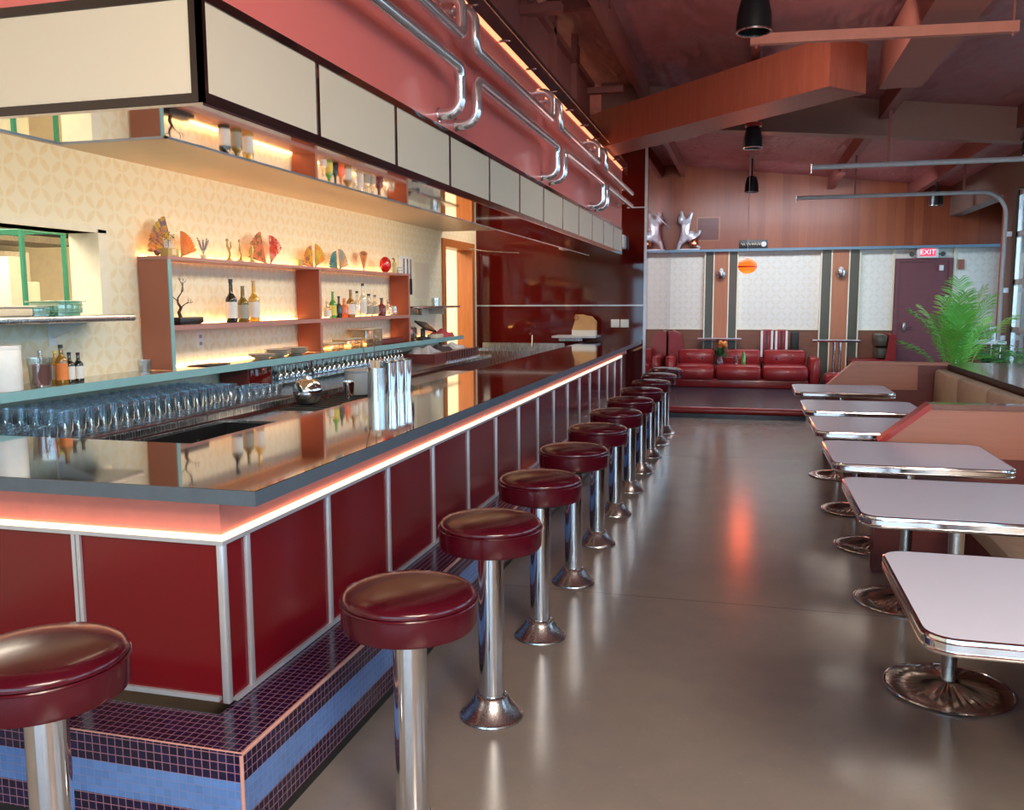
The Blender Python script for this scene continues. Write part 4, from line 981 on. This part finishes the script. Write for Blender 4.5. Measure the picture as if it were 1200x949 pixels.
    # steel wall shelf with knife rack and paper
    t = thing('steel_wall_shelf', 'narrow steel wall shelf beyond the shelf unit', 'shelf', (-3.6, 9.8, 1.5)); B(XW+.002, -3.45, 8.95, 10.40, 1.515, 1.54, bev=.004).build('board', M['steel'], t, True)
    for y in (9.3, 10.1): B(XW+.002, -3.55, y-.01, y+.01, 1.44, 1.5145).build('bracket', M['steel'], t, True)
    t = thing('steel_tin', 'small lidded steel tin on the narrow wall shelf', 'tin', (-3.58, 9.85, 1.5405)); MB().lathe([(0, 0), (.045, 0), (.045, .08), (0, .08)], seg=24).build('tin_body', M['steel'], t); MB().lathe([(.046, .075), (.048, .076), (.048, .09), (0, .092)], seg=24).build('lid', M['chrome'], t)
    t = thing('knife_rack', 'white knife rack with two dark handles on the wall', 'rack', (XW+.001, 9.3, 1.65)); B(0, .03, -.19, .19, .03, .45, bev=.004).build('rack_plate', M['white'], t)
    for dy in (-.11, .0, .09): B(.031, .045, dy-.014, dy+.014, .20, .42).build('blade', M['chrome'], t); B(.031, .055, dy-.018, dy+.018, .02, .20, bev=.004).build('handle', M['blackmetal'], t)
    o = B(0, .004, -.24, .24, 0, .42).build('wall_notice', M['cream']); o.location = (XW+.0005, 9.87, 1.63); tag(o, 'plain pale sheet on the wall beside the knife rack', 'sheet')
    # hatch shelf with pans
    t = thing('hatch_shelf', 'long stainless shelf below the kitchen hatch', 'shelf', (-3.6, 3.5, 1.5)); B(XW+.002, -3.43, 1.0, 4.36, 1.492, 1.530, bev=.012).build('board', M['steel'], t, True)
    m = MB(); m.box(XW+.002, XW+.012, 4.02, 4.07, 1.36, 1.491); m.poly([(XW+.012, 4.035, 1.40), (-3.50, 4.035, 1.491), (XW+.012, 4.035, 1.491)], (0, .02, 0)); m.build('bracket', M['white'], t, True)
    tp = glassy('tinted_pan_plastic', (.42, .72, .62), .14, .05, .25)
    for (y, w, h, lab) in ((3.90, .105, .075, 'larger green-tinted clear food pan on the hatch shelf'), (3.74, .065, .050, 'smaller green-tinted clear food pan on the hatch shelf')):
        t = thing('food_pan', lab, 'pan', (-3.57, y, 1.5305), 0, 'food pans on the hatch shelf')
        m = MB(); m.poly([(-w*.8, -w*.75, 0), (w*.8, -w*.75, 0), (w*.8, w*.75, 0), (-w*.8, w*.75, 0)], (0, 0, h*.2)); m.box(-w*.9, w*.9, -w*.85, w*.85, h*.15, h*.96, .006); m.build('pan_body', tp, t)
        B(-w, w, -w, w, h*.96, h+.003, bev=.002).build('rim', M['cream'] if h < .06 else tp, t)
    t = thing('tan_food_tray', 'tan food tray at the left end of the hatch shelf', 'tray', (-3.57, 3.54, 1.5305)); B(-.09, .09, -.11, .11, 0, .045, bev=.01).build('tray_body', M['tan'], t); B(-.10, .10, -.12, .12, .0455, .052).build('tray_rim', M['cream'], t)
shelf_goods()
def kitchen_things():
    t = thing('wire_rack', 'green wire shelving rack seen through the kitchen hatch', 'rack', (-4.35, 4.3, 0))
    for (x, y) in ((-4.15, 4.30), (-4.15, 4.63), (-4.75, 4.30), (-4.75, 4.63)):
        m = MB(); m.box(x-.011, x+.011, y-.011, y+.011, 0, 2.07); m.build('post', M['greenmetal'], t, True)
    for z in (2.03, 1.45, .6):
        m = MB()
        for k in range(12): y = 4.31+.028*k; m.tube([(-4.14, y, z), (-4.76, y, z)], .003, 5)
        for x in (-4.14, -4.45, -4.76): m.tube([(x, 4.29, z-.01), (x, 4.64, z-.01)], .005, 6); m.tube([(x, 4.29, z+.02), (x, 4.64, z+.02)], .005, 6)
        m.build('wire_shelf', M['greenmetal'], t, True)
    t = thing('range_hood', 'stainless kitchen range hood with dark slot, behind the hatch', 'range hood', (-5.6, 5.2, 2.1)); m = MB(); m.poly([(-6.2, 3.0, 2.09), (-5.2, 3.0, 2.09), (-5.2, 3.0, 2.30), (-6.2, 3.0, 2.80)], (0, 3.6, 0)); m.build('canopy', M['blackmetal'], t, True)
    B(-5.21, -5.19, 3.0, 6.6, 2.05, 2.10).build('lip', M['steel'], t, True); B(-6.39, -6.3, 3.0, 6.6, .9, 2.05).build('splashback', M['steel'], t, True)
    for (x, y, w, z0, h, lab) in ((-4.40, 4.40, .055, 1.476, .40, 'tall pale carton on the green wire rack'), (-4.40, 4.525, .05, 1.476, .25, 'shorter pale carton beside the tall one on the rack')):
        o = B(x-.10, x+.10, y-w, y+w, z0, z0+h, bev=.004).build('carton', M['kitchen']); tag(o, lab, 'carton')
kitchen_things()

# ------------------------------------------------------------------ lounge beyond the platform
PZ = .1505
def sofa():
    t = thing('red_sofa', 'long red leather three-seat sofa with buttoned back', 'sofa', (-.1, 15.2, PZ)); v = M['red_vinyl']
    B(-1.15, 1.0, 14.75, 15.55, PZ, .30, bev=.02).build('sofa_base', v, t, True)
    for k, (a, b) in enumerate(((-1.13, -.48), (-.47, .27), (.28, 1.00))):
        B(a, b, 14.70, 15.32, .27, .525, bev=.075).build('seat_cushion', v, t, True)
        m = B(a+.02, b-.02, 15.22, 15.48, .50, .755, bev=.05); m.build('back_cushion', v, t, True)
        for bx in (a+(b-a)*.33, a+(b-a)*.67): MB().ell((bx, 15.222, .61), (.018, .012, .018), 8, 6).build('button', M['maroon_vinyl'], t, True)
    for x0, x1 in ((-1.33, -1.14), (1.01, 1.19)):
        B(max(x0, XS+.02), x1, 14.80, 15.50, PZ, .66, bev=.07).build('armrest', v, t, True)
    t = thing('red_ottoman', 'low rounded red leather footstool beside the sofa arm', 'footstool', (1.35, 14.7, PZ)); B(1.23, 1.55, 14.55, 15.05, .22, .42, bev=.08).build('cushion', v, t, True); B(1.26, 1.52, 14.6, 15.0, PZ, .22).build('base', M['partdark'], t, True)
    t = thing('red_armchair', 'red leather booth seat with high rolled back beside the gloss wall', 'seat', (-1.1, 15.7, PZ))
    B(-1.30, -1.05, 15.56, 15.97, PZ, .60, bev=.04).build('seat_base', v, t, True); m = MB(); m.poly([(-1.31, 15.60, .60), (-1.02, 15.60, .62), (-1.10, 15.60, 1.0), (-1.24, 15.60, 1.06), (-1.31, 15.60, 1.04)], (0, .33, 0)); m.build('backrest', v, t, True)
sofa()
def flowers():
    t = thing('flower_arrangement', 'orange flowers and dark foliage in a vase on the red sofa seat', 'flowers', (-.40, 15.02, .5265))
    MB().lathe([(0, 0), (.05, 0), (.06, .04), (.045, .10), (.05, .13), (0, .13)], seg=18).build('vase', M['glassware'], t)
    m = MB(); r2 = random.Random(3)
    for k in range(90):
        a = r2.random()*2*PI; e = r2.uniform(-.2, 1.2); l = r2.uniform(.08, .24); d = Vector((math.cos(a)*math.cos(e), math.sin(a)*math.cos(e)*.6, math.sin(e))); p = Vector((0, 0, .13)); q = p+d*l; w = Vector((-d.y, d.x, .2)).normalized()*.018
        m.quadstrip([[p, p+d*l*.6+w], [p+d*l*.6-w, q]])
    m.build('foliage', M['greendark'], t)
    m = MB()
    for k in range(14):
        a = r2.random()*2*PI; c = Vector((math.cos(a)*.05+.04, math.sin(a)*.03, .30+r2.uniform(-.03, .07))); m.ell(c, (.028, .02, .035), 8, 6)
    m.build('blossoms', pm('orange_petals', (.80, .25, .05), .5), t)
    for x, h, mt, lab in ((-.14, .13, M['glassclear'], 'clear tumbler beside the flower vase'), (-.02, .20, g_green, 'slim green-grey bottle at the end of the flower group')):
        t = thing('small_glass' if h < .15 else 'slim_bottle', lab, 'glass' if h < .15 else 'bottle', (x, 15.02, .5265))
        MB().lathe([(0, 0), (.035, 0), (.036, h*.6), (.018 if h > .15 else .036, h*.8), (.016 if h > .15 else .036, h), (0, h)], seg=14).build('body', mt, t)
        MB().lathe([(.0, h), (.017, h), (.017, h+.008), (0, h+.008)], seg=12).build('rim', M['steel'], t)
flowers()
def bistro(x, w, y, lab, legs):
    t = thing('bistro_table', lab, 'table', (x, y, PZ), 0, 'small lounge tables before the pilasters')
    B(-w/2, w/2, -.14, .20, .745, .775, bev=.008).build('tabletop', M['tabletop'], t)
    MB().tube([(-w/2, -.142, .76), (w/2, -.142, .76)], .016, 8).build('edge', M['chrome'], t)
    for dx in legs: MB().tube([(dx, 0, .02), (dx, 0, .744)], .024, 12).build('post', M['chrome'], t)
    MB().lathe([(0, 0), (.13, 0), (.13, .008), (.05, .025), (0, .025)], seg=28).build('base', M['blackmetal'], t)
bistro(-.44, .75, 15.72, 'small white-topped lounge table behind the red sofa', (0,))
bistro(1.455, .735, 15.35, 'small white-topped lounge table on two bright posts', (-.03, .06))
def lounge_seats():
    t = thing('booth_seat', 'red and grey padded booth seat end by the maroon door', 'seat', (2.1, 15.5, PZ)); v = M['red_vinyl']
    B(1.72, 2.28, 15.35, 15.95, PZ, .52).build('base', M['partdark'], t, True); B(1.70, 2.28, 15.32, 15.96, .521, .61, bev=.025).build('seat_cushion', v, t, True)
    m = MB(); m.poly([(2.22, 15.34, .61), (2.38, 15.34, .58), (2.38, 15.34, 1.02), (2.28, 15.34, 1.02)], (0, .60, 0)); m.build('back_panel', v, t, True)
    for k in range(2): B(2.10-.02*k, 2.25, 15.36+.0, 15.93, .62+.2*k, .80+.22*k, bev=.04).build('back_roll', M['stripe'], t, True)
    MB().lathe([(0, 0), (.05, 0), (.05, .02), (0, .02)], (1.72, 15.3, PZ), 14).build('foot', M['blackmetal'], t, True)
    G = 'jackets on chair backs by the back wall'
    for x, lab, m1 in ((.36, 'left red and white striped jacket over a chair back', None), (.60, 'right red and white striped jacket over a chair back', None)):
        t = thing('lounge_chair', lab.replace('jacket over a chair back', 'padded chair back by the back wall'), 'chair', (x, 15.75, PZ), 0, 'red and white striped lounge chairs')
        B(-.10, .10, -.03, .03, .44, .93, bev=.03).build('backrest', v, t)
        for dx in (-.085, 0.0, .085): B(dx-.018, dx+.018, -.036, -.030, .46, .91).build('stripe', M['white'] if dx else M['maroon_vinyl'], t)
        B(-.10, .10, -.03, .16, .36, .439, bev=.02).build('seat', v, t)
        for dx in (-.08, .08):
            for dy in (-.01, .14): MB().tube([(dx, dy, 0), (dx, dy, .36)], .012, 6).build('leg', M['chrome'], t)
    t = thing('black_chair', 'plain black chair back right of the striped chairs', 'chair', (.82, 15.75, PZ)); B(-.07, .07, -.03, .03, .44, .90, bev=.03).build('backrest', M['black'], t); B(-.07, .07, -.03, .16, .36, .439, bev=.02).build('seat', M['black'], t)
    for dx in (-.06, .06):
        for dy in (-.01, .14): MB().tube([(dx, dy, 0), (dx, dy, .36)], .012, 6).build('leg', M['chrome'], t)
lounge_seats()
def wall_things():
    Y = YB-.001
    t = thing('air_grille', 'dark square air-return grille in the wood panelling', 'grille', (-.685, Y, 2.835)); B(-.20, .20, -.012, 0, -.21, .21).build('frame', M['pilaster'], t); B(-.18, .18, -.016, -.012, -.19, .19).build('backing', M['partdark'], t)
    for k in range(12): B(-.175, .175, -.020, -.016, -.17+k*.031, -.158+k*.031).build('slat', M['partdark'], t)
    t = thing('script_sign', 'narrow black sign with pale script and a white disc', 'sign', (.09, Y, 2.555)); B(-.24, .24, -.02, 0, -.075, .075, bev=.004).build('board', M['blackmetal'], t)
    for j, x in enumerate((-.17, -.08, .01, .09)):
        MB().tube([(x-.035+.01*k, -.024, .022*math.sin(k*1.7+j)+.004) for k in range(8)], .006, 5).build('script_mark', M['cream'], t)
    MB().lathe([(0, 0), (.045, 0), (.045, -.006), (0, -.006)], (.175, -.021, .0), 20, 'y').build('disc', M['white'], t)
    for x, nm in ((-.44, 'left'), (1.54, 'right')):
        t = thing('wall_sconce', 'small silver half-round sconce on the %s pilaster' % nm, 'wall light', (x, YB-.061, 2.04), 0, 'silver sconces on the pilasters')
        MB().lathe([(0, -.07), (.055, -.07), (.085, .0), (.075, .05), (.0, .05)], (0, -.05, 0), 18).build('shade', M['steel'], t); B(-.04, .04, -.05, 0, -.05, .07).build('bracket', M['alum'], t); MB().ell((0, -.05, .075), (.035, .035, .03)).build('cap', M['white'], t)
    t = thing('exit_sign', 'lit red EXIT sign with white frame above the maroon door', 'exit sign', (2.88, YB-.115, 2.365))
    B(-.165, .165, 0, .10, -.095, .080, bev=.008).build('housing', M['white'], t); B(-.115, .115, -.006, 0, -.062, .055).build('lit_face', M['exitred'], t)
    cu = bpy.data.curves.new('letters', 'FONT'); cu.body = 'EXIT'; cu.size = .115; cu.align_x = 'CENTER'; cu.align_y = 'CENTER'; cu.extrude = .002
    o = bpy.data.objects.new('letters', cu); C.objects.link(o); bpy.context.view_layer.update(); lm = bpy.data.meshes.new_from_object(o); bpy.data.objects.remove(o); o = bpy.data.objects.new('letters', lm); lm.materials.clear(); lm.materials.append(M['exitwhite']); C.objects.link(o); o.parent = t; o.location = (0, -.009, -.003); o.rotation_euler = (PI/2, 0, 0)
    for dx in (-.24, .235): MB().lathe([(0, 0), (.035, 0), (.04, .03), (.03, .05), (0, .05)], (dx, .0, -.03), 14, 'y').build('emergency_head', M['stripe'], t)
    B(-.235, .235, .04, .06, -.04, -.02).build('head_arm', M['stripe'], t)
    o = B(-.045, .045, -.03, 0, -.08, .08, bev=.004).build('wall_box', M['finwood']); o.location = (3.42, YB+.018, 2.16); tag(o, 'small terracotta box on the wall right of the door', 'box')
    # tumbling silver sculpture on the blue ledge
    t = thing('silver_sculpture', 'tumbling silver figure sculpture with a copper pot on the blue ledge', 'sculpture', (-1.08, YB-.13, 2.476))
    pts = [(0, 0, .20), (.02, 0, .34), (.0, 0, .44), (-.05, 0, .55), (-.07, 0, .68), (.08, 0, .52), (.12, 0, .66), (.12, 0, .22), (.24, 0, .26), (.26, 0, .34), (.13, 0, .10), (.28, 0, .02), (-.08, 0, .12), (-.12, 0, .0)]
    ed = [(0, 1), (1, 2), (2, 3), (3, 4), (2, 5), (5, 6), (0, 7), (7, 8), (8, 9), (7, 10), (10, 11), (0, 12), (12, 13)]; rad = [.10, .115, .075, .06, .045, .06, .045, .08, .05, .04, .05, .03, .06, .045]
    me = bpy.data.meshes.new('figure'); me.from_pydata([(p[0], p[1]-.02, p[2]) for p in pts], ed, []); me.materials.append(M['foil']); o = bpy.data.objects.new('figure', me); C.objects.link(o); o.parent = t
    o.modifiers.new('skin', 'SKIN'); 
    for v, r in zip(me.skin_vertices[0].data, rad): v.radius = (r, r*.7)
    me.skin_vertices[0].data[0].use_root = True; o.modifiers.new('sub', 'SUBSURF').levels = 1; o.modifiers['sub'].render_levels = 1
    MB().lathe([(0, .005), (.05, .005), (.085, .05), (.08, .12), (.055, .15), (0, .15)], (.16, -.02, .04), 18).build('copper_pot', M['copper'], t)
    MB().ell((.10, -.02, .23), (.095, .08, .10)).build('helmet', M['foil'], t); MB().ell((-.06, -.02, .52), (.07, .06, .09)).build('boot', M['foil'], t)
    B(-.14, .26, -.025, .085, 0, .012).build('plinth', M['foil'], t)
wall_things()
def pendants():
    t = thing('paper_lantern', 'glowing orange round pendant lantern on a long thin cord', 'pendant light', (0.0, 13.0, 2.07))
    m = MB(); pr = []
    for k in range(17): a = -PI/2+PI*k/16; pr.append((max(.13*math.cos(a)*(1+.03*(k % 2)), .03 if k in (0, 16) else 0), .105*math.sin(a)))
    m.lathe(pr, seg=28); m.build('shade', M['lantern'], t)
    MB().lathe([(.118, -.02), (.134, -.018), (.134, .0), (.12, .004)], (0, 0, 0), 28).build('band', pm('lantern_band', (.55, .05, .02), .5), t)
    MB().tube([(0, 0, .10), (0, 0, cz(0)-2.07-.201)], .004, 6).build('cord', M['alum'], t)
    l = bpy.data.lights.new('lantern_glow', 'POINT'); l.energy = 7; l.color = (1, .12, .03); l.shadow_soft_size = .14; lo = bpy.data.objects.new('lantern_glow', l); C.objects.link(lo); lo.location = (0, 13.0, 1.85)
    labs = [('nearest black can light under the ceiling, above the salmon bar', 0.0, 5.30, 3.16), ('black can light with a red and white top beside the girder', 0.02, 9.60, 3.22), ('smaller black can light above the orange lantern cord', 0.03, 13.3, 3.2), ('black can light in front of the wood panelling on the right', 2.65, 14.2, 3.02), ('large black can light at the right over the door tracks', 2.66, 9.75, 3.05)]
    for i, (lab, x, y, z) in enumerate(labs):
        t = thing('can_light', lab, 'pendant light', (x, y, z), 0, 'black can lights under the ceiling')
        MB().lathe([(0, .16), (.045, .16), (.07, .14), (.095, .03), (.098, -.06), (.092, -.06), (.088, .02), (.03, .06), (0, .06)], (0, 0, 0), 28).build('shade', M['blackmetal'], t)
        MB().lathe([(.088, -.055), (.099, -.06), (.099, -.068), (.09, -.068)], (0, 0, 0), 28).build('rim', M['steel'], t)
        MB().ell((0, 0, .02), (.04, .04, .04)).build('bulb', M['white'], t)
        MB().tube([(0, 0, .15), (0, 0, cz(x)-z-.201)], .012, 8).build('stem', M['blackmetal'], t)
        if i == 1: MB().lathe([(.05, .15), (.085, .15), (.085, .185), (.05, .19)], (0, 0, 0), 20).build('red_collar', M['redcap'], t); B(-.045, .045, -.05, .05, .19, .225, bev=.004).build('white_box', M['white'], t)
    t = thing('hanging_light_bar', 'salmon hanging bar on two cords under the ceiling', 'light bar', (0, 5.85, 3.2))
    m = MB(); m.poly([(-.02, 5.82, 3.172), (1.52, 5.98, 3.172), (1.52, 6.03, 3.172), (-.02, 5.87, 3.172)], (0, 0, .062)); m.build('bar', M['duct2'], t, True)
    MB().tube([(0.015, 5.85, 3.15), (0.015, 5.85, cz(0.015)-.201)], .008, 8).build('cord', M['duct'], t, True); MB().tube([(1.49, 6.0, 3.15), (1.49, 6.0, cz(1.49)-.001)], .008, 8).build('cord', M['duct'], t, True)
M['duct2'] = pm('bright_salmon_paint', (.80, .27, .18), .45)
pendants()
M['galv'] = pm('galvanised_track', (.60, .62, .66), .4, .25)
def tracks():
    for (y, lab) in ((12.36, 'bent steel overhead-door track ending before the wood panelling'), (9.56, 'steel overhead-door track nearer the camera, below the girder')):
        t = thing('door_track', lab, 'track', (3.1, y, 0), 0, 'overhead door tracks'); z = 2.93; x1 = 3.12; r = .30
        p = [(.60, y, z), (1.6, y, z), (x1-r, y, z)] + [(x1-r+r*math.sin(a), y, z-r+r*math.cos(a)) for a in [PI/2*k/8 for k in range(1, 9)]] + [(x1, y, 1.2), (x1, y, .01)]
        MB().tube(p, .026, 8).build('rail', M['galv'], t, True)
        for x in (1.33, 2.62): B(x-.012, x+.012, y-.012, y+.012, z+.02, cz(x)-.202).build('hanger', M['purlin'], t, True)
        for zz in (.5, 1.1, 1.7, 2.4): B(x1, XR-.001, y-.02, y+.02, zz-.03, zz+.03).build('wall_bracket', M['alum'], t, True)
        B(.595, .605, y-.03, y+.03, z-.06, z+.03).build('end_stop', M['steel'], t, True)
tracks()
# ------------------------------------------------------------------ plants
def palm():
    t = thing('potted_palm', 'tall bright green potted palm beyond the far booth partition', 'plant', (2.25, 10.5, 0)); r2 = random.Random(11)
    MB().lathe([(0, 0), (.15, 0), (.19, .32), (.205, .34), (.18, .34), (.17, .30), (0, .30)], seg=28).build('pot', M['white'], t)
    MB().lathe([(0, .29), (.165, .301), (0, .315)], seg=20).build('soil', M['black'], t)
    fr = []
    for k in range(17):
        a = [0, PI, .35, 2.8, 1.57, 4.7, 5.6, 3.7, .9, 2.2, 5.2, 4.2, 0.1, 3.2, 1.2, 2.6, 1.9][k]; sp = [.50, .44, .34, .36, .12, .2, .3, .3, .2, .25, .4, .4, .2, .52, .08, .15, .05][k]; h = [1.50, 1.56, 1.62, 1.50, 1.80, 1.50, 1.38, 1.40, 1.65, 1.6, 1.30, 1.25, 1.70, 1.22, 1.6, 1.45, 1.5][k]
        m = MB(); dr = Vector((math.cos(a), math.sin(a), 0)); pts = []
        for j in range(14):
            u = j/13; pts.append(Vector((.03*math.cos(a*3), .03*math.sin(a*3), .3))+dr*sp*(u**1.8)+Vector((0, 0, (h-.3)*(1.12*u-.12*u**4-.0*u))))
        if k in (0, 1, 13): 
            for j in range(14): u = j/13; pts[j].z -= .10*max(0, u-.6)/.4
        m.tube(pts, [.007*(1-.75*j/13) for j in range(14)], 5)
        for j in range(26):
            u = .48+.52*j/25; f = u*13; i = min(int(f), 12); p = pts[i].lerp(pts[i+1], f-i); tg = (pts[i+1]-pts[i]).normalized(); side = tg.cross(Vector((0, 0, 1)))
            if side.length < .2: side = Vector((-dr.y, dr.x, 0))
            side.normalize(); l = .24*math.sin(PI*(.16+.84*(u-.48)/.52*.86))+.03
            for sgn in (-1, 1):
                d = (side*sgn*.75+tg*.75+Vector((0, 0, r2.uniform(-.15, .12)))).normalized(); w = tg*.006; dn = Vector((0, 0, -.22*l))
                m.quadstrip([[p-w, p+w], [p+d*l*.55-w*1.1, p+d*l*.55+w*1.1], [p+d*l+dn-w*.1, p+d*l+dn+w*.1]])
        m.build('frond', M['palm' if k % 3 else 'palm2'], t, smooth=0)
M['palm'] = pm('palm_leaf', (.20, .66, .10), .4, 0, .3, 8); M['palm2'] = pm('palm_leaf_young', (.42, .78, .10), .4, 0, .3, 8)
palm()
def shrubs():
    t = thing('plant_bench', 'low dark planter bench with a white top by the glass door', 'bench', (2.7, 10.7, 0)); B(2.50, 3.02, 9.75, 11.6, .02, .80).build('bench_body', M['partdark'], t, True); B(2.48, 3.04, 9.73, 11.62, .8005, .82, bev=.004).build('bench_top', M['tabletop'], t, True)
    t = thing('white_side_table', 'small white-topped table behind the palm', 'table', (2.85, 12.0, 0)); B(2.55, 3.06, 11.75, 12.25, 1.045, 1.08, bev=.006).build('tabletop', M['white'], t, True)
    for x in (2.6, 3.0):
        for y in (11.8, 12.2): MB().tube([(x, y, 0), (x, y, 1.045)], .014, 8).build('leg', M['chrome'], t, True)
    t = thing('glass_canister', 'clear canister on the small white-topped table', 'canister', (2.93, 12.0, 1.0805)); MB().lathe([(0, 0), (.07, 0), (.07, .15), (0, .15)], seg=20).build('body', M['glassware'], t); MB().lathe([(0, .15), (.072, .15), (.072, .17), (0, .17)], seg=20).build('lid', M['steel'], t)
    for i, (x, y, lab, mt, n, s) in enumerate(((2.66, 10.0, 'broad-leaved green plant nearest on the planter bench', 'greendark', 26, 1.15), (2.70, 10.45, 'small white-veined plant in the middle of the planter bench', 'green', 22, .95), (2.72, 11.0, 'bluish-green leafy plant at the far end of the planter bench', 'greendark', 24, 1.0), (2.78, 11.42, 'bushy green plant against the glass door', 'green', 24, 1.0))):
        t = thing('potted_plant', lab, 'plant', (x, y, .8205), 0, 'small plants on the planter bench'); r2 = random.Random(20+i)
        MB().lathe([(0, 0), (.06, 0), (.075, .10), (.068, .10), (0, .09)], seg=18).build('pot', M['black'], t)
        m = MB(); st = MB()
        for k in range(n):
            a = r2.random()*2*PI; e = r2.uniform(.1, 1.1); l = r2.uniform(.10, .22)*s; d = Vector((math.cos(a)*math.cos(e), math.sin(a)*math.cos(e), math.sin(e))); p = Vector((0, 0, .09)); q = p+d*l; st.tube([p, p+d*l*.6, q], .0025, 4)
            ld = Vector((d.x, d.y, d.z*.2-.25)).normalized()*.10*s; w = Vector((-d.y, d.x, 0)).normalized()*.035*s; up = Vector((0, 0, .010))
            m.quadstrip([[q-w*.1, q+up, q+w*.1], [q+ld*.35-w, q+ld*.35+up, q+ld*.35+w], [q+ld*.75-w*.7, q+ld*.75+up, q+ld*.75+w*.7], [q+ld-w*.05, q+ld, q+ld+w*.05]])
        m.build('leaves', M[mt], t); st.build('stems', M['green'], t)
shrubs()
